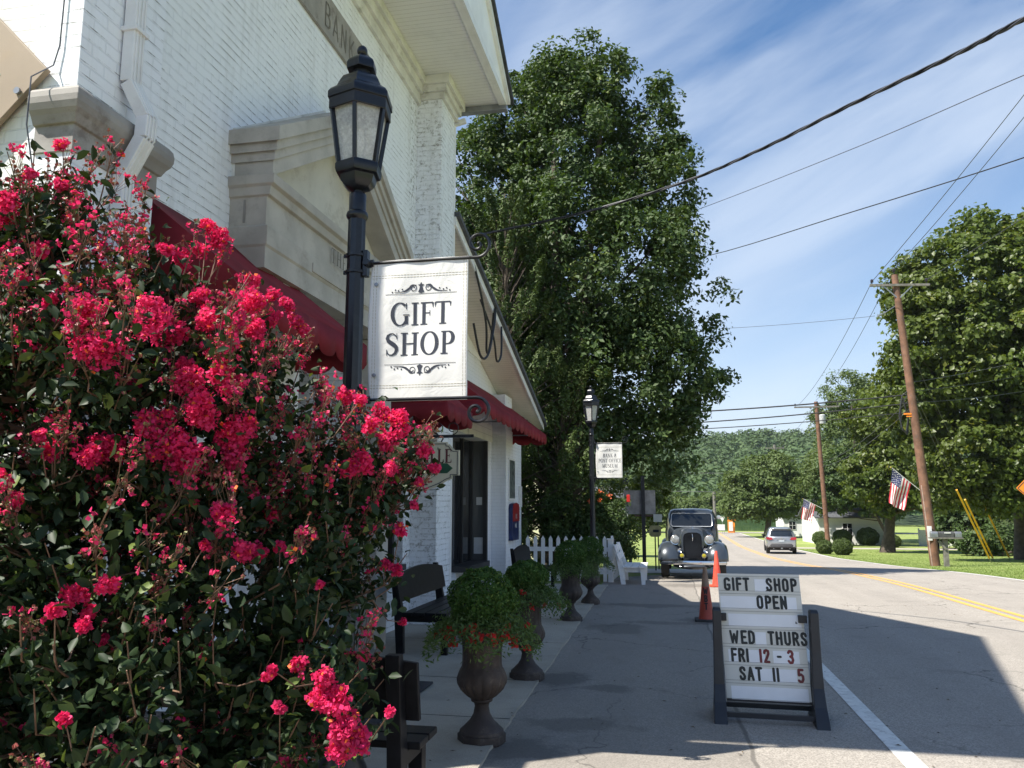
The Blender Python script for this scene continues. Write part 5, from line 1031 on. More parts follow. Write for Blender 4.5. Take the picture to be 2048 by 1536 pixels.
m = MB(); m.tube([(10.5, 37.6, 6.6), (10.1, 37.5, 6.3), (9.9, 37.4, 5.4), (10.0, 37.4, 4.8), (10.2, 37.5, 4.6), (10.3, 37.5, 5.2), (10.1, 37.4, 6.2)], .03, 6); m.tube([(10.45, 37.6, 6.4), (10.0, 37.45, 5.9), (9.95, 37.4, 4.9), (10.15, 37.45, 4.7), (10.35, 37.5, 5.6)], .025, 6); m.build('cable_coil', M_CABLE, up1)
m = MB(); m.box(10.1, 10.5, 37.4, 37.45, 5.45, 5.52); m.box(10.2, 10.5, 37.4, 37.45, 5.35, 5.40); m.build('marker', M_ORANGE, up1)
q = on(.13); m = MB(); m.box(q[0]-.20, q[0]-.02, q[1]-.24, q[1]-.225, q[2]-.35, q[2]+.25); m.build('notice', M_SIGNW, up1)
m = MB(); m.tube([on(.02)+[-.15, -.12, 0], on(.28)+[-.13, -.10, 0]], .03, 8); m.build('riser', pm('grey_conduit', (.3, .22, .18), .6), up1)
for a, b, s_, lb in (((9.22, 37.62, 11.55), (11.5, 75, 10.45), .6, 'power line from the crossarm tip toward the second pole'), ((10.22, 37.8, 12.1), (13.0, 75, 10.8), .6, 'power line from the pole top toward the second pole'),
                     ((9.22, 37.62, 11.55), (13.6, 22, 17.5), .2, 'power line climbing from the crossarm tip to the upper right'), ((10.22, 37.8, 12.1), (13.9, 26, 16.9), .2, 'power line climbing from the pole top to the upper right'),
                     ((11.5, 37.6, 11.5), (18.5, 20, 15.2), .2, 'right hand power line climbing over the maple'),
                     ((10.6, 37.6, 6.9), (30, 52, 13.0), .5, 'upper communication cable running right across the maple'), ((10.6, 37.6, 6.5), (30, 52, 12.0), .6, 'middle communication cable running right across the maple'), ((10.6, 37.6, 6.0), (30, 52, 11.2), .8, 'lower communication cable running right across the maple'),
                     ((10.6, 37.6, 6.3), (13.2, 75, 5.3), .5, 'communication cable slanting down to the second pole'), ((10.6, 37.6, 5.9), (13.2, 75, 4.9), .5, 'lower communication cable slanting to the second pole')):
    wire([a, b], .014, lb, mat_=M_CABLEG, sag=s_)
# guy wires with yellow guards
for i, (a, tpos, lb) in enumerate((((16.3, 46.2, g(46)), .62, 'nearer of the two close yellow guy guards'), ((15.35, 43.9, g(44)), .58, 'left hand yellow guy guard beside the mailbox pole'), ((17.95, 48.6, g(48.6)), .78, 'rightmost yellow guy guard standing alone on the lawn'))):
    gw = thing('guy_wire', lb, 'guy wire', a, 'guy wires'); A = np.array(a, float); T = on(tpos); L_ = np.linalg.norm(T-A)
    MB().tube([A, T], .011, 6).build('strand', M_CABLEG, gw); MB().tube([A+(T-A)*(.35/L_), A+(T-A)*(5.1/L_ if i < 2 else 5.4/L_)], .045, 8).build('guard', M_YEL, gw)
    MB().tube([A, A+(T-A)*(.3/L_)], .025, 6).build('anchor', M_GREY, gw)
# mailbox pair on plank
mb_ = thing('mailbox', 'grey roadside mailboxes on a plank and weathered post beside the utility pole', 'mailbox', (11.15, 36.6, g(36.6)))
z = g(36.6)
m = MB(); m.box(11.02, 11.20, 36.55, 36.7, z-.1, z+1.12); m.beam((11.1, 36.55, z+.7), (10.85, 36.55, z+1.05), .1, .08); m.build('post', M_POLEG, mb_)
def mbox(x0, x1, col_, nm):
    pr_ = [(-.11, 0), (.11, 0), (.11, .14)] + [(.11*math.cos(R(a)), .14+.10*math.sin(R(a))) for a in range(15, 180, 15)] + [(-.11, .14)]
    m = MB(); m.prism([(p[0], p[1]) for p in pr_], (x0, 36.55, z+1.2), EY, EZ, EX, x1-x0); m.build(nm, col_, mb_, bevel=.006)
mbox(10.55, 10.82, M_GREY, 'box'); mbox(10.86, 11.42, pm('dark_mailbox', (.09, .09, .09), .45, .3), 'box'); mbox(11.46, 11.72, M_GREY, 'box')
m = MB(); m.box(10.5, 11.75, 36.4, 36.7, z+1.14, z+1.195); m.build('plank', M_POLEG, mb_)
m = MB(); m.box(11.05, 11.3, 36.42, 36.43, z+1.36, z+1.40); m.build('label_plate', M_SIGNW, mb_)
# flags
def flag(loc_base, tip, s, label):
    t = thing('flag', label, 'flag', loc_base, 'flags on utility poles'); A = np.array(loc_base, float); T = np.array(tip, float); D = (T-A); Ls = np.linalg.norm(D); D /= Ls
    MB().tube([A, T], .016*s, 8).build('flagpole', M_SIGNW, t); MB().ell(T, (.03*s,)*3, 10).build('finial', pm('gold_ball', (.5, .35, .05), .3, .8), t)
    H = 1.0*s; Wd = 1.62*s; E1 = -D                                # hoist runs down the pole from the tip
    start = T - D*.06*s; nu, nv_ = 40, 26; m = MB(); P = []
    gdir = np.array([-.18, 0, -1.0]); gdir /= np.linalg.norm(gdir)
    for i in range(nu+1):
        u = i/nu; row = []
        for j in range(nv_+1):
            v = j/nv_; p = start + E1*(v*H*(1-.22*u)) + gdir*(u*Wd*(.93-.10*v)) + np.array([.0, 1, 0])*(.13*s*u*math.sin(v*8+u*3)+.05*s*math.sin(u*9+v*4)*u) + np.array([1, 0, 0])*(.05*s*u*math.sin(v*8+1.2))
            row.append(p)
        P.append(row)
    vs = [q for r in P for q in r]; W_ = nv_+1
    for i in range(nu):
        for j in range(nv_):
            u = (i+.5)/nu; v = (j+.5)/nv_; mi = 0 if int(v*13) % 2 == 0 else 1
            if u < .40 and v < 7/13: mi = 2
            m.f.append((i*W_+j, i*W_+j+1, (i+1)*W_+j+1, (i+1)*W_+j)); m.m.append(mi); m.sm.append(True)
    m.v = [tuple(q) for q in vs]
    fr = m.build('cloth', [pm('flag_red', (.50, .02, .035), .7, bump=0), pm('flag_white', (.72, .70, .66), .7, bump=0), pm('flag_blue', (.035, .04, .12), .7, bump=0)], t, recalc=False)
    st_ = MB()
    for r_ in range(7):
        for c_ in range(5 if r_ % 2 else 6):
            u = .40*(c_+.5+(.5 if r_ % 2 else 0))/6; v = (7/13)*(r_+.6)/7.2; i = min(int(u*nu), nu-1); j = min(int(v*nv_), nv_-1); p = (np.array(P[i][j])+np.array(P[i+1][j+1]))/2
            for sd in (-1, 1):
                o_ = p + np.array([0, sd*.012*s, 0]); rr_ = .022*s; st_.add([o_+np.array([rr_*(1 if k % 2 == 0 else .45)*math.cos(k*math.pi/5+1.57), 0, rr_*(1 if k % 2 == 0 else .45)*math.sin(k*math.pi/5+1.57)]) for k in range(10)], [tuple(range(10))])
    st_.build('stars', M_SIGNW, t, recalc=False); return t
flag((10.70, 37.55, 2.05), (9.40, 37.3, 3.16), 1.0, 'nearer American flag hanging from the leaning utility pole')
# second pole and its transformer
def pole2(x, y, ztop, label, r, arm, tank, lean=0, mat_=M_POLE):
    t = thing('utility_pole', label, 'utility pole', (x, y, g(y)), 'utility poles')
    MB().tube([(x+lean, y, g(y)-.3), (x, y, ztop)], [r*1.25, r], 12).build('shaft', mat_, t)
    if arm: m = MB(); m.box(x-arm, x+arm, y-.18, y-.06, ztop-.55, ztop-.42); m.build('crossarm', M_POLEG, t); insul((x-arm+.1, y-.1, ztop-.30), t); insul((x+arm-.1, y-.1, ztop-.30), t)
    if tank: m = MB(); m.lathe([(.25, 0), (.27, .05), (.27, .75), (.2, .82), (.0, .84)], (x+.45, y-.1, ztop-2.0), 16); m.build('transformer', pm('transformer_grey', (.45, .46, .47), .5), t)
    return t
pole2(13.0, 75, 10.7, 'second utility pole with a grey transformer can, behind the round shrubs', .17, 1.9, True, .35)
flag((12.95, 74.6, 1.25), (11.35, 74.4, 2.1), 1.15, 'farther small American flag on the second utility pole')
pole2(14.83, 120, 10.1, 'far utility pole against the wooded hill', .2, 1.3, True, 0, M_POLEG)
pole2(6.4, 125, 3.5, 'short cut off pole at the far road end', .22, 0, False, 0, M_POLEG)
for dz in (0, .5): wire([(13, 75, 10.4-dz*8), (14.83, 120, 9.8-dz*4)], .015, 'far wire running on to the pole on the hill side' if dz else 'far top wire toward the hill pole', mat_=M_CABLEG, sag=.5)
for z_, lb in ((6.3, 'upper pale line crossing before the wooded hill'), (3.6, 'lower pale line crossing before the wooded hill')): wire([(-2, 121, z_), (40, 119, z_+.4)], .035, lb, mat_=M_CABLEG, sag=.4)
# ------------------------------------------------------------------ road signs
os_ = thing('warning_sign', 'orange diamond warning sign cut by the right frame edge', 'sign', (12.95, 32, g(32)))
m = MB(); h_ = .61; D4 = [(0, h_), (h_, 0), (0, -h_), (-h_, 0)]; m.prism([(12.82+a, 2.15+b) for a, b in D4], (0, 32, 0), EX, EZ, (0, -1, 0), .02); m.build('plate', M_ORANGE, os_)
m = MB(); dd4 = D4+[D4[0]]
for a, b in zip(dd4[:-1], dd4[1:]): m.beam((12.82+a[0]*.92, 31.976, 2.15+a[1]*.92), (12.82+b[0]*.92, 31.976, 2.15+b[1]*.92), .005, .022)
m.build('border', M_INK, os_); m = MB(); m.box(12.79, 12.85, 32.01, 32.06, g(32)-.1, 2.5); m.build('post', M_GREY, os_)
ds = thing('arrow_sign', 'orange board with double headed black arrow at the far road end', 'sign', (8.95, 128, g(128)))
m = MB(); m.box(8.4, 9.55, 127.95, 128, -.95, -.2); m.build('plate', M_ORANGE, ds)
m = MB(); m.box(8.65, 9.3, 127.93, 127.94, -.62, -.52); m.add([(8.5, 127.935, -.57), (8.72, 127.935, -.38), (8.72, 127.935, -.76)], [(0, 1, 2)]); m.add([(9.45, 127.935, -.57), (9.23, 127.935, -.38), (9.23, 127.935, -.76)], [(0, 1, 2)]); m.build('arrow', M_INK, ds)
gp_ = thing('gas_pump', 'old orange and white fuel pump under the arrow board', 'pump', (9.0, 129, g(129)))
m = MB(); m.box(8.5, 9.5, 128.6, 129.2, g(129), -.95); m.build('cabinet', M_ORANGE, gp_); m = MB(); m.box(8.62, 9.2, 128.55, 128.6, g(129)+.3, -1.0); m.build('front_panel', M_SIGNW, gp_)
ysn = thing('yield_sign', 'white downward triangle yield sign at the far road end', 'sign', (7.4, 124, g(124)))
m = MB(); m.prism([(6.95, -.1), (7.85, -.1), (7.4, -.95)], (0, 124, 0), EX, EZ, (0, -1, 0), .02); m.build('plate', M_SIGNW, ysn); m = MB(); m.box(7.37, 7.43, 124.02, 124.06, g(124), -.3); m.build('post', M_GREY, ysn)
ntc = thing('notice_board', 'low white notice board on two legs at the far road end', 'sign', (7.0, 122, g(122))); m = MB(); m.box(6.45, 7.6, 122, 122.05, -2.1, -1.25); m.build('board', M_SIGNW, ntc)
m = MB(); m.box(6.5, 6.55, 122.05, 122.1, g(122), -1.5); m.box(7.5, 7.55, 122.05, 122.1, g(122), -1.5); m.build('legs', M_GREY, ntc)
k = MT('green_fence_sheet'); k.col(k.mix(k.rng(k.noise(1.5, 5), .3, .7), (.028, .065, .02), (.05, .10, .035))); k.set(.8); M_GF = k.m
gf = thing('green_fence', 'tall dark green board fence across the far end of the road', 'fence', (12, 140, g(140)))
m = MB()
for i in range(56): m.box(5.5+i*.25, 5.5+i*.25+.235, 140+.02*(i % 2), 140.05, g(140)-.1, -.15+.03*(i % 3)); 
m.build('boards', M_GF, gf)
m = MB(); 
for i in range(8): m.box(5.5+i*2, 5.62+i*2, 140.06, 140.2, g(140), -.1)
m.build('posts', M_POLEG, gf)
rs = thing('red_marker_sign', 'small red sign on a thin post left of the far parking lot', 'sign', (16.3, 125, g(125))); m = MB(); m.lathe([(.0, 0), (.35, 0), (.35, .03), (.0, .03)], (16.3, 125, -.6), 8, axis='y', smooth=False); m.build('plate', pm('stop_red', (.45, .02, .02), .5, bump=0), rs); m = MB(); m.box(16.27, 16.33, 125.04, 125.1, g(125), -.5); m.build('post', M_GREY, rs)
oc = thing('orange_barrel', 'small orange marker post beside the far shrubs', 'marker', (17.3, 118, g(118))); m = MB(); m.lathe([(.3, 0), (.28, .5), (.26, 1.2), (.2, 1.3)], (17.3, 118, g(118)), 12); m.build('barrel', pm('barrel_orange', (.6, .22, .06), .6), oc)
# back of a sign on black post, yellow sign, white sign near the vintage car
bs = thing('sign_post', 'dark post with a blank grey sign board seen from behind, beside the white bench', 'sign', (-.76, 22.5, g(22.5)))
m = MB(); m.box(-.80, -.70, 22.45, 22.55, g(22.5)-.1, 2.35); m.build('post', M_IRON, bs); m = MB(); m.box(-1.28, -.42, 22.56, 22.60, 1.30, 1.95); m.build('board', pm('grey_board', (.30, .28, .26), .7), bs)
m = MB(); m.box(-1.0, -.5, 22.55, 22.62, 1.24, 1.28); m.build('batten', pm('brown_batten', (.10, .05, .04), .7), bs)
ysg = thing('yellow_sign', 'small pale yellow shaped sign on a stake left of the vintage car', 'sign', (-.5, 26, g(26)))
m = MB(); m.prism([(-.70, .62), (-.64, .56), (-.40, .56), (-.33, .62), (-.33, .84), (-.40, .91), (-.64, .91), (-.70, .84)], (0, 26, 0), EX, EZ, (0, -1, 0), .03); m.build('board', pm('pale_yellow', (.62, .52, .26), .5, bump=0), ysg); m = MB(); m.box(-.58, -.40, 25.965, 25.97, .70, .78); m.build('motif', M_INK, ysg); m = MB(); m.box(-.54, -.50, 26.0, 26.04, g(26), .6); m.build('stake', M_IRON, ysg)
wsg = thing('white_sign', 'small square white sign above the yellow one', 'sign', (-.42, 27, g(27))); m = MB(); m.box(-.58, -.30, 27, 27.02, 1.0, 1.25); m.build('board', M_SIGNW, wsg); m = MB(); m.box(-.46, -.42, 27.02, 27.05, g(27), 1.1); m.build('post', M_IRON, wsg)
# ------------------------------------------------------------------ houses
def house(name, label, x0, x1, y0, y1, zb, zw, zr, wins, wallm, roofm, ridge='x'):
    t = thing(name, label, 'house', ((x0+x1)/2, y0, zb))
    m = MB(); m.box(x0, x1, y0, y1, zb-.3, zw)
    if ridge == 'y': m.prism([(x0, zw), (x1, zw), ((x0+x1)/2, zr)], (0, y0, 0), EX, EZ, EY, y1-y0)
    m.build('wall', wallm, t)
    m = MB(); ym = (y0+y1)/2; xm = (x0+x1)/2; o_ = .35
    if ridge == 'x':
        for a, b in ((y0-o_, ym), (y1+o_, ym)): m.prism([(a, zw-.1), (b, zr), (b, zr+.12), (a, zw+.02)], (x0-o_, 0, 0), EY, EZ, EX, x1-x0+2*o_)
    else:
        for a, b in ((x0-o_, xm), (x1+o_, xm)): m.prism([(a, zw-.1), (b, zr), (b, zr+.12), (a, zw+.02)], (0, y0-o_, 0), EX, EZ, EY, y1-y0+2*o_)
    m.build('roof', roofm, t)
    for (xa, xb, za, zb_) in wins:
        m = MB(); m.box(xa-.07, xb+.07, y0-.05, y0-.003, za-.07, zb_+.07); w_ = m.build('window', M_WHITE, t); m = MB(); m.box(xa, xb, y0-.065, y0-.052, za, zb_); m.build('pane', M_DARKGL, w_)
        m = MB(); m.box((xa+xb)/2-.02, (xa+xb)/2+.02, y0-.075, y0-.066, za, zb_); m.box(xa, xb, y0-.075, y0-.066, (za+zb_)/2-.02, (za+zb_)/2+.02); m.build('muntin', M_WHITE, w_)
    return t
house('white_house', 'low white clapboard house in tree shade beyond the round shrubs', 13.8, 19.6, 82, 92, g(82), .40, 2.0, [(16.0, 16.8, -1.2, -.2)], M_CLAP, M_ROOFG, 'x')
house('cottage', 'cream cottage with tall windows glimpsed behind the picket fence', -9.5, -4.35, 34, 42, g(34), 2.1, 3.9, [(-5.15, -4.95, .75, 1.75), (-4.85, -4.65, .75, 1.75), (-6.6, -6.0, .6, 1.8)], pm('cream_wall', (.62, .60, .42), .6, var=.06), M_ROOFG, 'y')
house('garden_house', 'small white outbuilding behind the shrub beside the cottage', -4.2, -2.6, 46, 50, g(46), 1.3, 2.5, [(-3.8, -3.3, .2, .9)], M_SIDING, M_ROOFG, 'x')
house('white_garage', 'white building with red trim seen between trunks beyond the silver car', 14.5, 20, 112, 120, g(112), .1, 1.6, [(15.2, 16.0, -1.6, -.6), (17.0, 17.8, -1.6, -.6)], M_WHITE, M_ROOFG, 'x')
wf_ = thing('white_fence', 'white panel fence at the back of the right lawn', 'fence', (25.5, 80, g(80))); 
for i in range(4): m = MB(); m.box(22.2+i*2.42, 22.2+i*2.42+2.3, 80, 80.06, g(80), g(80)+1.45); m.build('panel', M_WHITE, wf_)
m = MB(); 
for i in range(5): m.box(22.08+i*2.42, 22.19+i*2.42, 79.98, 80.09, g(80), g(80)+1.6)
m.build('posts', M_WHITE, wf_)
house('white_shed', 'white shed roofline half hidden by maple leaves at the right edge', 31, 38, 90, 97, g(90), .3, 1.9, [(33, 34, -1.5, -.6)], M_WHITE, M_ROOFG, 'x')
# ------------------------------------------------------------------ vegetation
def sph(n): d = rng.normal(size=(n, 3)); return d/np.linalg.norm(d, axis=1)[:, None]
def tree(name, label, base, trunk_h, tr, lobes, ncl, nlf, lsize, lmat, crad=.55, barkm=M_BARK, inner=.55, sq=.7, group=None, limbs=30, tip=None, multi=1, asp=.6, droop=.15, cat='tree', up=.6, seed=1, keep=None, jit=.7):
    global rng; rng = np.random.default_rng(seed)
    t = thing(name, label, cat, base, group); b = np.array(base, float); lobes = np.array(lobes, float)   # (x,y,z,rx,ry,rz) world
    wgt = (lobes[:, 3]*lobes[:, 5])**1.0; wgt /= wgt.sum(); k = rng.choice(len(lobes), ncl, p=wgt); d = sph(ncl)
    fr = inner + (1-inner)*rng.random(ncl)**.5
    # lumpy outline
    lump = 1 + .13*np.sin(d[:, 0]*5+k*1.7)*np.sin(d[:, 2]*6+k*.9) + rng.normal(size=ncl)*.05
    C = lobes[k, :3] + d*lobes[k, 3:]*(fr*lump)[:, None]
    if keep is not None: s_ = keep(C); C = C[s_]; d = d[s_]
    ncl = len(C); cs_ = crad*(.55+.8*rng.random(ncl))
    q = rng.integers(0, ncl, nlf); o = rng.normal(size=(nlf, 3)); o /= (np.linalg.norm(o, axis=1)[:, None]+1e-6); rr = rng.random(nlf)**.45
    P = C[q] + o*(cs_[q]*rr)[:, None]*np.array([1, 1, sq]); P[:, 2] -= droop*rr*cs_[q]
    nd = d[q]*.5 + o*.5 + np.array([0, 0, up])
    tint = np.clip(rng.random(ncl)[q]*.55 + rng.random(nlf)*.45, 0, 1)
    leafquads(P, nd, lsize, lmat, 'crown', t, jitter=jit, asp=asp, rnd=tint)
    m = MB(); top = np.array(tip if tip else (lobes[:, 0].mean(), lobes[:, 1].mean(), lobes[:, 2].max()))
    for mu in range(multi):
        off = np.array([(mu-(multi-1)/2)*tr*2.2, 0, 0]); n_ = 9; tp = top+off*2.5
        pts = [b+off*.6 + (tp-b-off*.6)*s + np.array([math.sin(s*5+mu)*.12, math.cos(s*4+mu)*.12, 0])*(s > 0)*tr*3 for s in np.linspace(0, .92, n_)]
        m.tube([pts[0]-[0, 0, .3]] + pts, [tr*1.6, tr*1.35]+[tr*(1-.88*s) for s in np.linspace(0, .95, n_)][1:], 12)
    far = np.argsort(-np.linalg.norm((C-b)*[1, 1, .3], axis=1))[:max(limbs*3, 10)]; sel = rng.choice(far, min(limbs, len(far)), replace=False)
    for i in sel:
        c = C[i]; s = np.clip((c[2]-b[2])/(top[2]-b[2])*.62, .18, .85); st_ = b+(top-b)*s; mid = st_*.45+c*.55 - np.array([0, 0, .06*np.linalg.norm(c-st_)]); r0 = tr*(1-.85*s)*.42
        m.tube([st_, (st_+mid)/2+rng.normal(size=3)*.1, mid, c], [r0, r0*.7, r0*.45, r0*.12], 6)
    m.build('trunk', barkm, t, recalc=False); return t
M_LEAF1 = leafmat('dark_maple_leaf', (.024, .050, .012), (.078, .130, .030), (.14, .18, .045), .26, .6, .12)
M_LEAF2 = leafmat('yellow_green_leaf', (.046, .078, .013), (.125, .168, .030), (.18, .19, .035), .34, .45, .25)
M_LEAF3 = leafmat('mid_green_leaf', (.060, .098, .026), (.135, .19, .055), None, .3, .6, .2)
M_JUN = leafmat('juniper_scale', (.038, .07, .014), (.085, .13, .022), (.13, .12, .04), .12, .6, .9)
M_SHRUB = leafmat('clipped_leaf', (.05, .085, .02), (.10, .145, .035), None, .15, .6, .5)
# big tree behind the shop
tree('broadleaf_tree', 'tall dense dark green tree towering behind the shop and picket fence', (-3.3, 23.2, g(23)), 16, .30,
     [(-2.7, 24.6, 12.2, 2.1, 2.2, 3.7), (-1.9, 24.3, 14.0, 1.1, 1.3, 2.3), (-3.1, 24.6, 14.4, 1.3, 1.4, 2.2), (-4.9, 25.3, 11.3, 1.9, 2, 3.4), (-2.6, 24.2, 8.8, 3.1, 3, 3.0), (-.9, 24.0, 8.6, 2.0, 2, 3.2), (-2.4, 24, 5.6, 3.2, 2.8, 2.5), (-.6, 23.8, 5.4, 1.9, 1.8, 2.0), (.35, 24.2, 11.6, .8, .9, 1.4), (-.2, 24.2, 13.4, .75, .8, 1.3), (.5, 24.0, 9.4, .6, .8, .9), (-5.8, 25, 8, 2.4, 2.4, 3.4), (-.3, 23.4, 3.4, 1.3, 1.3, 1.1), (.9, 24, 6.8, .65, .7, .6), (-2.2, 24.4, 15.9, .6, .6, .9), (-3.4, 24.4, 16.1, .35, .5, .6), (-2.9, 23.4, 3.6, 2.4, 2, 1.4), (-4.7, 25.2, 14.2, 1.4, 1.6, 2.0), (-6.3, 25.5, 12.0, 1.8, 1.8, 3.0), (.75, 24.3, 12.7, .45, .5, .35), (-1.2, 24, 15.3, .35, .4, .7), (.1, 24, 14.2, .3, .35, .6), (1.35, 24.2, 8.0, .5, .5, .3), (1.5, 24.2, 5.6, .45, .5, .35), (-.5, 24.3, 12.2, .9, 1.1, 1.2), (-3.8, 24.8, 15.3, .8, 1, 1.1), (-4.2, 22.9, 2.6, 1.6, 1.2, 1.3), (-5.6, 24.6, 5.2, 1.8, 1.8, 2.4), (.4, 24, 4.8, .9, 1, 1.2)],
     2300, 190000, .145, M_LEAF1, .46, inner=.66, sq=.8, limbs=46, tip=(-2.4, 24.4, 15.5), multi=2, asp=.55, seed=11)
# juniper in front
def juniper(base, h, rad, n, label, seed):
    global rng; rng = np.random.default_rng(seed); t = thing('juniper_tree', label, 'tree', base); b = np.array(base, float); P = []; ND = []; m = MB(); tint = []
    m.tube([b, b+[.1, 0, h*.5], b+[0, 0, h*.95]], [.16, .09, .02], 8)
    npl = 210
    for i in range(npl):
        s = rng.random()**.8*.97+.01; a = rng.random()*2*math.pi; rr = rad*(1-s)**.62*(.55+.5*rng.random())*(1.0 if s > .12 else .7); L_ = (.5+.9*rng.random())*(1.15-.5*s)
        o = b + np.array([rr*math.cos(a), rr*math.sin(a), h*s*.93]); dr = np.array([math.cos(a)*.65, math.sin(a)*.65, 1.0]); dr /= np.linalg.norm(dr)
        k = n//npl; u = rng.random(k); w_ = .17*L_*(1-u)**.55*(.35+.65*np.minimum(u*6, 1)); od = sph(k)
        P.append(o + dr*(u*L_)[:, None] + od*w_[:, None]*1.15); ND.append(dr*.9+od*.7); tint.append(np.full(k, rng.random())*.6+rng.random(k)*.4)
        m.tube([b+[0, 0, max(h*s*.85-.4, .3)], o, o+dr*L_*.7], [.022, .014, .005], 5)
    leafquads(np.concatenate(P), np.concatenate(ND), .105, M_JUN, 'foliage', t, asp=.38, jitter=.5, rnd=np.concatenate(tint)); m.build('trunk', M_BARK, t, recalc=False)
juniper((-4.4, 21.3, g(21)), 11.2, 2.5, 66000, 'ragged juniper with upswept plumes in front of the tall tree', 5)
juniper((-3.0, 22.0, g(21.5)), 7.6, 1.7, 36000, 'smaller juniper plume growing low against the tall tree', 6)
# shrubs and vine at the fence
tree('flowering_shrub', 'dark round shrub with orange trumpet flowers over the picket fence', (-2.1, 20.8, g(21)), 1.5, .05, [(-2.5, 20.7, 1.1, .95, .7, .75), (-1.75, 20.7, 1.0, .75, .6, .8), (-1.3, 20.9, .55, .4, .5, .35)], 150, 16000, .075, M_LEAF1, .26, inner=.5, limbs=12, cat='shrub', seed=21)
P = np.array([(-1.75+.3*math.sin(i*2.1), 20.25, 1.75+.12*math.cos(i*1.3)) for i in range(4)]); rng = np.random.default_rng(3)
leafquads(np.repeat(P, 14, 0)+rng.normal(size=(56, 3))*.03, np.tile([0, -1, .5], (56, 1)), .04, leafmat('orange_petal', (.60, .09, .02), (.65, .16, .05), None, .3), 'trumpet_flowers', bpy.data.objects['flowering_shrub'], asp=.9)
tree('garden_bush', 'bright yellow green bush behind the sign post left of the vintage car', (-1.5, 30, g(30)), 2, .06, [(-1.7, 30, 1.5, 1.0, .8, 1.2), (-.7, 30.5, 1.9, .7, .7, 1.1), (-2.6, 30.3, 1.0, .8, .8, 1.2)], 120, 14000, .10, M_LEAF2, .32, limbs=10, cat='shrub', seed=22)
m = MB(); m.box(-1.06, -.98, 19.95, 20.0, 1.62, 1.80); fd = m.build('bird_feeder', pm('feeder_red', (.45, .02, .015), .4, bump=0), None, 'small red feeder hanging from the tree above the fence', 'feeder', bevel=.01)
# big maples on the right
tree('maple_tree', 'huge dark green maple filling the right side behind the leaning pole', (19.5, 51, g(50)), 16, .36,
     [(17.5, 47, 13.5, 4.6, 4, 3.9), (14.6, 46, 10.6, 3.0, 3, 3.6), (18.5, 46, 8.8, 5.2, 4, 4.4), (13.3, 46, 7.4, 2.2, 2.2, 2.6), (21, 47, 6, 4.8, 4, 3.6), (15.6, 45.5, 4.2, 3.2, 2.6, 2.2), (20.5, 44.5, 2.9, 3.6, 2.6, 1.6), (22.5, 48, 14.5, 4.4, 4, 4.4), (13.6, 46.5, 13.2, 1.5, 1.6, 1.7), (17.2, 45.5, 2.7, 3.0, 2.2, 1.5), (14.0, 46, 2.9, 1.5, 1.6, 1.3), (22, 45.5, 2.4, 3, 2, 1.6)],
     1800, 145000, .26, M_LEAF2, .78, inner=.62, sq=.6, limbs=40, asp=.7, seed=12)
tree('maple_tree', 'yellow green maple with trunk standing right of the white house', (15.0, 62, g(62)), 11, .42,
     [(16.6, 62, 7.0, 3.4, 3, 4.0), (14.9, 61, 3.6, 2.5, 2.2, 2.3), (17.6, 61, 3.2, 2.6, 2.4, 1.9), (17.6, 62, 9.5, 2.2, 1.8, 2.2)], 500, 46000, .26, M_LEAF2, .75, inner=.6, sq=.6, limbs=18, asp=.7, seed=13, tip=(16, 62, 9))
tree('walnut_tree', 'loose feathery mid green tree rising behind the transformer pole', (19.5, 92, g(92)), 17, .45,
     [(20.2, 94, 13.2, 3.2, 3, 3.1), (17.6, 94, 11.4, 1.9, 2, 1.9), (22.5, 94, 11, 3, 3, 4), (18.8, 92, 7.2, 4.4, 3.5, 4.0), (15.6, 84, 4.6, 3.0, 2.4, 2.6), (21.5, 88, 4.2, 4.2, 3.2, 3.2), (18.4, 80.5, 3.8, 3.2, 2.0, 2.2)], 600, 52000, .34, M_LEAF3, .95, inner=.5, sq=.8, limbs=36, asp=.4, seed=14)
tree('shade_tree', 'low branched dark tree screening the white house roof', (19.6, 79, g(79)), 6, .2, [(15.0, 78.6, 2.6, 2.2, 1.5, 1.7), (17.6, 78.6, 2.7, 2.2, 1.5, 1.8), (16.3, 79, 4.4, 2.8, 1.6, 2.0), (19.6, 78.8, 2.2, 1.6, 1.5, 1.6), (13.6, 79.4, 1.9, 1.0, 1.2, 1.2)], 260, 26000, .26, M_LEAF1, .7, inner=.4, limbs=10, seed=41)
tree('round_tree', 'wide round green tree overhanging the far lawn beyond the silver car', (11.6, 105, g(105)), 9, .42,
     [(10.6, 105, 3.6, 4.2, 3.6, 3.4), (12.6, 105, 5.0, 3.2, 3, 3.0), (8.0, 104.5, 2.2, 2.2, 2.2, 2.0), (15.5, 105, 2.8, 3.2, 3, 2.6), (12.0, 104, 1.6, 4.6, 3, 1.5)], 560, 46000, .34, M_LEAF3, 1.0, inner=.6, sq=.65, limbs=22, asp=.6, seed=15, tip=(12, 105, 6.5))
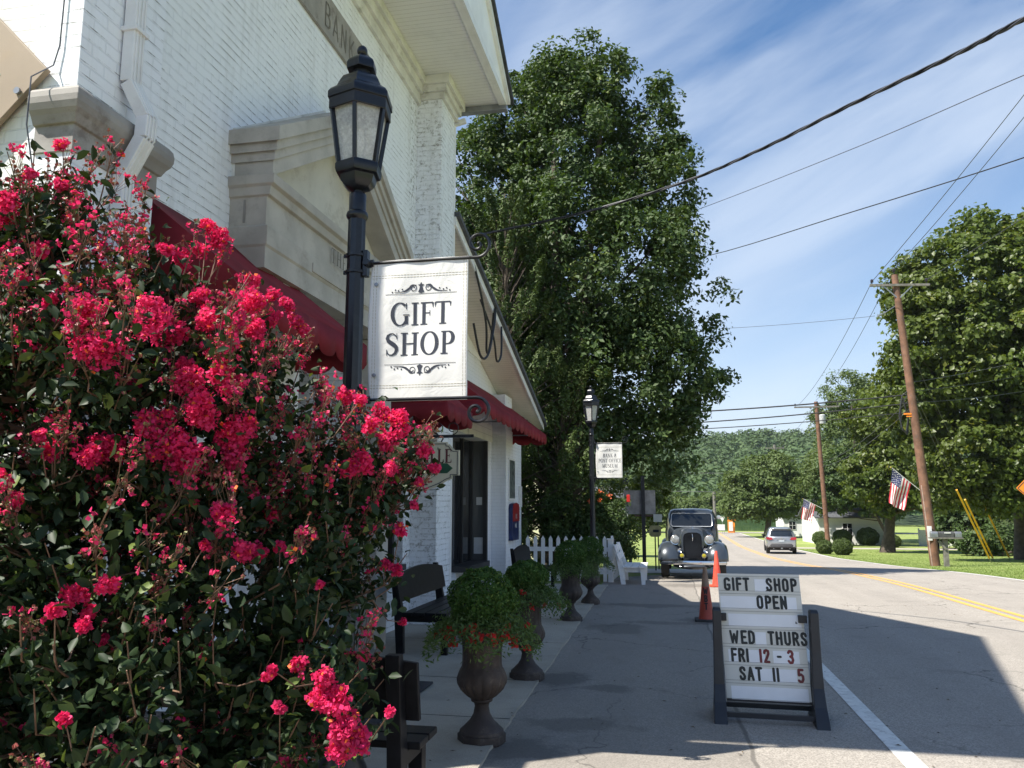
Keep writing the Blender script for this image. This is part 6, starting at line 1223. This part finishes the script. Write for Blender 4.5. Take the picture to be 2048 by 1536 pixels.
for i, (x, y, r, h, sd, lm, lb) in enumerate([(2.6, 150, 4.2, 6.5, 31, M_LEAF3, 'bushy light green tree beyond the vintage car roof'), (-5, 128, 6, 9, 32, M_LEAF3, 'rounded tree left of the far road behind the sign board'), (9.5, 165, 6, 7, 33, M_LEAF3, 'green tree behind the far green fence'), (19, 160, 6, 8, 34, M_LEAF3, 'tall tree behind the far utility pole'), (27, 130, 7, 13, 35, M_LEAF1, 'dark tree behind the white garage'), (27, 74, 5, 7, 36, M_LEAF1, 'low dark tree in front of the white panel fence at right'), (-14, 60, 6, 11, 37, M_LEAF3, 'green tree behind the cottage'), (30, 72, 6, 12, 38, M_LEAF1, 'dark shade tree behind the white panel fence'), (-1, 190, 7, 10, 39, M_LEAF1, 'dark evergreen looking tree at the hill foot')]):
    zb = gz(x, y)
    tree('background_tree', lb, (x, y, zb), h, .3, [(x, y, zb+h*.55, r*.8, r*.7, h*.42), (x-r*.4, y, zb+h*.35, r*.6, r*.6, h*.3), (x+r*.45, y, zb+h*.38, r*.6, r*.6, h*.32)], 260, 20000, .42, lm, 1.1, inner=.55, sq=.7, limbs=10, group='trees beyond the village', seed=sd)
tree('understory_bushes', 'dark mass of bushes under the maple crowns at the back of the lawn', (20, 57, g(57)), 2.5, .1, [(19.2+i*1.9, 57+(i % 3), g(57)+.9+.3*(i % 2), 1.3, 1.0, 1.0) for i in range(8)], 260, 20000, .20, M_LEAF1, .6, inner=.3, limbs=8, cat='bushes', seed=51)
# clipped round shrubs
def globe(x, y, r, label, gname='clipped round shrubs on the lawn'):
    t = thing('round_shrub', label, 'shrub', (x, y, g(y)), gname); n = 9000; d = sph(n); c = np.array([x, y, g(y)+r*.88])
    rr = r*(1+.05*np.sin(d[:, 0]*9)*np.sin(d[:, 2]*8))*(.93+.09*rng.random(n)); P = c + d*rr[:, None]*[1.08, 1.08, .95]; P = P[P[:, 2] > g(y)]; d = d[:len(P)]
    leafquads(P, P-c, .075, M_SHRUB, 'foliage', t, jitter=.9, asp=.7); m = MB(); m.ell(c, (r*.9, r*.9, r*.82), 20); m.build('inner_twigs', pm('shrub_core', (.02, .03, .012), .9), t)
globe(9.95, 57.2, .50, 'left one of the two clipped ball shrubs beside the road')
globe(10.75, 55.6, .57, 'right one of the two clipped ball shrubs beside the road')
for (x, y, r, lb) in ((15.6, 80.5, .8, 'dark low shrub against the white house wall, left of its centre'), (17.8, 80.3, .9, 'spiky dark shrub near the right corner of the white house'), (13.6, 80, .7, 'dark shrub at the left corner of the white house'), (18.9, 76, .6, 'dark clump at the foot of the maple trunk'), (26.3, 70, 1.6, 'large dark bush in front of the white shed')): globe(x, y, r, lb, 'dark shrubs around the white house')
for i, (x, y) in enumerate(((19.5, 66), (21.3, 66))):
    m = MB(); m.box(x, x+.12, y, y+.12, g(y), g(y)+.9); m.build('drive_post', M_DARKW, None, ('left' if i == 0 else 'right') + ' one of two dark posts beside the lawn drive', 'post', 'posts beside the lawn drive')
# far wooded hill: thousands of crowns that read as one mass
rng = np.random.default_rng(77); n = 4300
hx = rng.uniform(-330, 420, n); hy = 178+rng.random(n)*400
hz = np.array([gz(a, b) for a, b in zip(hx, hy)]); cr = rng.uniform(3.6, 6.8, n)
k = 120; q = np.repeat(np.arange(n), k); d = sph(n*k); d[:, 2] = np.abs(d[:, 2])*1.0-.15
P = np.stack([hx, hy, hz+cr*.75], 1)[q] + d*cr[q][:, None]*np.array([1, 1, 1.05])*(1+.12*np.sin(d[:, 0]*7+q)*np.cos(d[:, 1]*8))[:, None]
M_FOR = leafmat('forest_leaf', (.035, .072, .026), (.09, .145, .048), None, .2, .7, .02)
leafquads(P, d*1.3+[0, 0, .4], 1.35, M_FOR, 'forest', None, jitter=.5, asp=.8, rnd=np.clip(rng.random(n)[q]*.7+rng.random(n*k)*.3, 0, 1), label='distant wooded hillside', kind='stuff')
# lawn blades near the right road edge
n = 60000; by = 20+rng.random(n)**1.5*48; bx_ = np.interp(by, [24, 36, 66], [8.98, 9.13, 9.65]) + rng.random(n)**1.4*14; bz = np.interp(by, _y, _z)
h_ = .018+.032*rng.random(n); a = rng.random(n)*math.pi; wv_ = .006+.008*rng.random(n)
V = np.stack([np.stack([bx_-np.cos(a)*wv_, by-np.sin(a)*wv_, bz], 1), np.stack([bx_+np.cos(a)*wv_, by+np.sin(a)*wv_, bz], 1), np.stack([bx_+rng.normal(size=n)*.02, by+rng.normal(size=n)*.02, bz+h_], 1)], 1)
quads('grass_blades', V, leafmat('grass_blade', (.13, .195, .04), (.25, .34, .09), None, .3, .7), nv=3, label='short grass blades on the right hand lawn', kind='stuff')

# ------------------------------------------------------------------ crepe myrtle
rng = np.random.default_rng(123)
cm = thing('flowering_bush', 'large crepe myrtle with crimson blossoms in front of the bank at the left edge', 'bush', (-2.3, 3.1, 0))
LB = [(-2.92, 3.1, 2.80, .22), (-2.76, 3.12, 2.56, .42), (-2.34, 3.3, 2.40, .32), (-2.12, 3.6, 2.24, .25), (-2.27, 3.0, 1.95, .56), (-2.6, 2.8, 1.97, .42), (-3.32, 2.9, 2.25, .55), (-2.02, 3.8, 2.28, .14), (-1.97, 3.3, 1.8, .44), (-1.68, 3.65, 1.57, .32), (-1.45, 3.85, 1.68, .2), (-1.43, 3.9, 1.9, .10), (-1.80, 3.2, 1.26, .42), (-2.28, 2.8, 1.28, .5), (-1.92, 2.6, .80, .42), (-1.56, 3.1, .90, .26), (-1.33, 2.9, .74, .17), (-2.94, 2.9, 1.16, .52), (-1.51, 3.75, 1.22, .2), (-2.6, 2.5, .6, .5), (-1.85, 3.9, 1.35, .25), (-3.35, 1.9, 1.7, .6), (-3.6, 1.6, 2.4, .55), (-3.4, 2.2, 2.3, .45), (-3.3, 2.1, 1.0, .5), (-1.62, 3.25, .72, .3), (-1.7, 3.0, .45, .3)]  # some lobes lie unseen past the left edge, added to shade the lower crown
LB = np.array(LB); wgt = LB[:, 3]**2; wgt /= wgt.sum()
M_CML = leafmat('myrtle_leaf', (.011, .026, .009), (.029, .056, .016), (.13, .18, .04), .16, .52, 2.0, .28, .05)
M_PET = leafmat('crimson_petal', (.72, .014, .11), (.86, .05, .20), (.85, .20, .05), .35, .55, 6, .25, .03, (1.1, 1.0, 1.0))
M_BUD = leafmat('myrtle_bud', (.24, .05, .05), (.42, .13, .11), (.22, .22, .08), .1, .5, 6, .4, .25)
nt_ = 1240; k = rng.choice(len(LB), nt_, p=wgt); d = sph(nt_); T = LB[k, :3] + d*(LB[k, 3]*(.45+.60*rng.random(nt_)**.6))[:, None]
T = T[(T[:, 1] < 3.52) | (T[:, 0] > -3.1)]; nt_ = len(T)
base = np.array([-2.25, 3.2, 0.]); stems = MB(); leafP = []; leafD = []; budP = []; petP = []
mains = []
for i in range(11):
    a = i*2.4; e = LB[i % len(LB), :3]; b0 = base + [.16*math.cos(a), .16*math.sin(a), 0]; mid = b0*.45+e*.55; mid[2] = e[2]*.5; mid[:2] = b0[:2]*.6+e[:2]*.4; stems.tube(smooth_path([b0, mid, e], 8), np.linspace(.026, .008, 8), 7); mains += smooth_path([b0, mid, e], 12)[4:]
mains = np.array(mains)
panicle_at = []
for t in T:
    j = np.argmin(np.linalg.norm(mains-t, axis=1)+ (mains[:, 2] > t[2])*.6); s0 = mains[j]; out_ = (t-s0); L_ = np.linalg.norm(out_)+1e-6
    dr = out_/L_*.6+np.array([0, 0, .7])+rng.normal(size=3)*.15; dr /= np.linalg.norm(dr)
    mid = (s0+t)/2 + np.array([0, 0, -.05*L_]) + rng.normal(size=3)*.03; tipp = t+dr*(.10+.12*rng.random())
    stems.tube([s0, mid, t, tipp], [.006, .005, .0035, .0022], 5)
    nl = rng.integers(34, 54); u = rng.random(nl); q = np.where((u < .6)[:, None], mid+(t-mid)*(u/.6)[:, None], t+(tipp-t)*((u-.6)/.4)[:, None]); od = sph(nl)
    leafP.append(q+od*.035+rng.normal(size=(nl, 3))*.05); leafD.append(od*.8+[0, 0, .5])
    panicle_at.append((tipp, dr))
# flower positions: real blossom heads seen on the bush, plus a looser scatter of budding panicles
heads = [(300, 640, 46), (335, 655, 40), (210, 700, 45), (175, 690, 32), (170, 618, 34), (150, 650, 20), (70, 690, 26), (22, 705, 32), (15, 735, 22), (385, 770, 36), (405, 815, 38), (370, 735, 20), (440, 745, 34), (470, 770, 26), (320, 860, 40), (350, 890, 44), (380, 920, 34), (230, 890, 34), (200, 900, 30), (175, 910, 26), (290, 840, 24), (460, 880, 40), (485, 855, 30), (470, 915, 28), (500, 600, 26), (470, 640, 26), (420, 640, 28), (440, 700, 24), (515, 660, 22), (545, 640, 20), (400, 590, 22), (360, 520, 24), (440, 480, 22), (415, 450, 18), (400, 500, 18), (330, 500, 16), (120, 370, 15), (125, 290, 15), (60, 350, 13), (10, 400, 26), (8, 430, 24), (85, 500, 18), (105, 900, 22), (80, 870, 14), (30, 1000, 16), (5, 960, 18), (440, 1025, 24), (460, 1020, 14), (540, 1030, 16), (410, 1090, 10), (480, 1100, 24), (515, 1105, 20), (560, 1095, 14), (215, 1165, 24), (150, 1190, 26), (175, 1225, 18), (165, 1250, 16), (205, 1280, 12), (110, 1220, 14), (650, 1350, 22), (600, 1330, 18), (670, 1390, 34), (640, 1400, 26), (690, 1450, 36), (720, 1480, 26), (680, 1500, 26), (545, 1340, 12), (530, 1355, 10), (130, 1440, 14), (780, 1425, 10), (560, 1415, 14), (800, 845, 26), (775, 880, 24), (760, 830, 24), (740, 850, 18), (730, 920, 24), (700, 940, 22), (848, 902, 15), (870, 938, 12), (838, 962, 9), (800, 1060, 16), (778, 938, 16), (690, 790, 18), (650, 800, 10), (720, 800, 12), (590, 640, 16), (570, 610, 18), (605, 660, 13), (830, 1010, 9), (700, 1085, 10), (640, 1170, 8), (790, 1140, 14), (770, 1130, 10), (805, 1245, 8), (240, 560, 12), (40, 560, 16), (100, 600, 14), (505, 560, 14), (545, 590, 16), (270, 770, 16), (60, 780, 12)]
fp = 1600.; pc = math.atan(242/1600); ac = R(11.12)
Fv = np.array([-math.sin(ac)*math.cos(pc), math.cos(ac)*math.cos(pc), math.sin(pc)]); Rv = np.array([math.cos(ac), math.sin(ac), 0]); Uv = np.cross(Rv, Fv); C0 = np.array([0, 0, 1.55])
Tw = np.array([p[0] for p in panicle_at]); rel = Tw-C0; zc_ = rel@Fv; uu = 1024+fp*(rel@Rv)/zc_; vv = 768-fp*(rel@Uv)/zc_
for (u, v, r) in heads:                               # each blossom head sits at the outer (viewer and sun) side of the crown there
    near = np.hypot(uu-u, vv-v) < 75
    dep = np.percentile(zc_[near], 12) - .03 if near.sum() > 2 else 3.9
    if v > 1330 and u > 500: dep = 2.75
    dv = Fv+Rv*(u-1024)/fp-Uv*(v-768)/fp; c = C0+dv*dep; rw = r*dep/fp*1.28; npt = int(520*(rw/.08)**1.7)+60
    sub = c + sph(14)*rw*.62*rng.random(14)[:, None]**.4; qd = rng.integers(0, 14, npt); od = sph(npt); petP.append(sub[qd]+od*(rw*.40*rng.random(npt)**.33)[:, None])
    j = np.argmin(np.linalg.norm(T-(c-[0, 0, .12]), axis=1)); tj = T[j]; stems.tube([tj, (tj+c)/2+[0, 0, -.25*abs(tj[2]-c[2])-.01], c], [.0032, .0028, .002], 5)
for i, (p, dr) in enumerate(panicle_at):
    zn = p[2]; fl = rng.random()
    if zn > 1.35 and fl < .85 or fl < .14:            # open budding panicle: twiglets ending in buds, some with a few petals
        nb = rng.integers(14, 28); 
        for j in range(nb):
            o = p + dr*rng.uniform(-.06, .12) + sph(1)[0]*rng.uniform(.02, .06)
            stems.tube([p+dr*rng.uniform(-.06, .05), o], .0012, 3, caps=False); budP.append(o+rng.normal(size=(3, 3))*.0035)
            if rng.random() < (.26 if zn < 1.9 else .34): petP.append(o+rng.normal(size=(7, 3))*.0075)
stems.build('stems', M_TWIG, cm, recalc=False)
P = np.concatenate(leafP); D_ = np.concatenate(leafD); 
def bigleaf(P, nd, size, mat_, name, parent, asp=.50):
    n = len(P); nrm = nd+rng.normal(size=(n, 3))*.55; nrm /= np.linalg.norm(nrm, axis=1)[:, None]; t = np.cross(nrm, rng.normal(size=(n, 3))); t /= np.linalg.norm(t, axis=1)[:, None]; t[:, 2] -= .25; b = np.cross(nrm, t)
    s_ = (size*(.6+.7*rng.random(n)))[:, None]; w_ = s_*asp*.5; cup = nrm*s_*.10
    V = np.stack([P-t*s_*.5, P-t*s_*.2-b*w_*.85+cup, P+t*s_*.15-b*w_+cup*1.1, P+t*s_*.5-nrm*s_*.08, P+t*s_*.15+b*w_+cup*1.1, P-t*s_*.2+b*w_*.85+cup, P-t*s_*.0], 1)
    return quads(name, V, mat_, parent, nv=7, F=[(0, 1, 6), (1, 2, 6), (2, 3, 6), (3, 4, 6), (4, 5, 6), (5, 0, 6)])
bigleaf(P, D_, .052, M_CML, 'leaves', cm)
B_ = np.concatenate(budP); leafquads(np.repeat(B_, 2, 0), np.tile([0, 0, .1], (len(B_)*2, 1)), .0125, M_BUD, 'buds', cm, asp=.9, jitter=2)
PP = np.concatenate(petP); leafquads(PP, np.tile([0, -.2, .5], (len(PP), 1)), .0165, M_PET, 'blossoms', cm, asp=.95, jitter=1.1)
# fallen leaves and small litter on the walk and lane, individually tiny
rng = np.random.default_rng(9); n = 260; lx_ = rng.uniform(-2.4, 4.5, n); ly_ = 4.5+rng.random(n)**1.6*17
V = []
for x, y in zip(lx_, ly_):
    z = g(y)+(.05 if x < -1.15 else .026); s_ = rng.uniform(.008, .022); a = rng.random()*6.3; c_, q_ = math.cos(a), math.sin(a)
    V.append([(x-c_*s_, y-q_*s_, z), (x+q_*s_*.4, y-c_*s_*.4, z+.008), (x+c_*s_, y+q_*s_, z+.003), (x-q_*s_*.4, y+c_*s_*.4, z+.004)])
quads('leaf_litter', np.array(V), leafmat('dry_leaf', (.08, .05, .025), (.14, .09, .04), None, .1), label='scattered dry leaf bits on the pavement', kind='stuff')

# ------------------------------------------------------------------ the air
m = MB(); m.box(-420, 560, -70, 640, -6, 62); k = MT('thin_air'); k.t.nodes.remove(k.b); pv = k.n('ShaderNodeVolumePrincipled'); pv.inputs['Color'].default_value = (.80, .88, 1.0, 1); pv.inputs['Density'].default_value = .00013; pv.inputs['Anisotropy'].default_value = .2
k.l(pv.outputs[0], k.o.inputs['Volume']); m.build('haze', k.m, kind='stuff', label='thin summer haze over the valley')
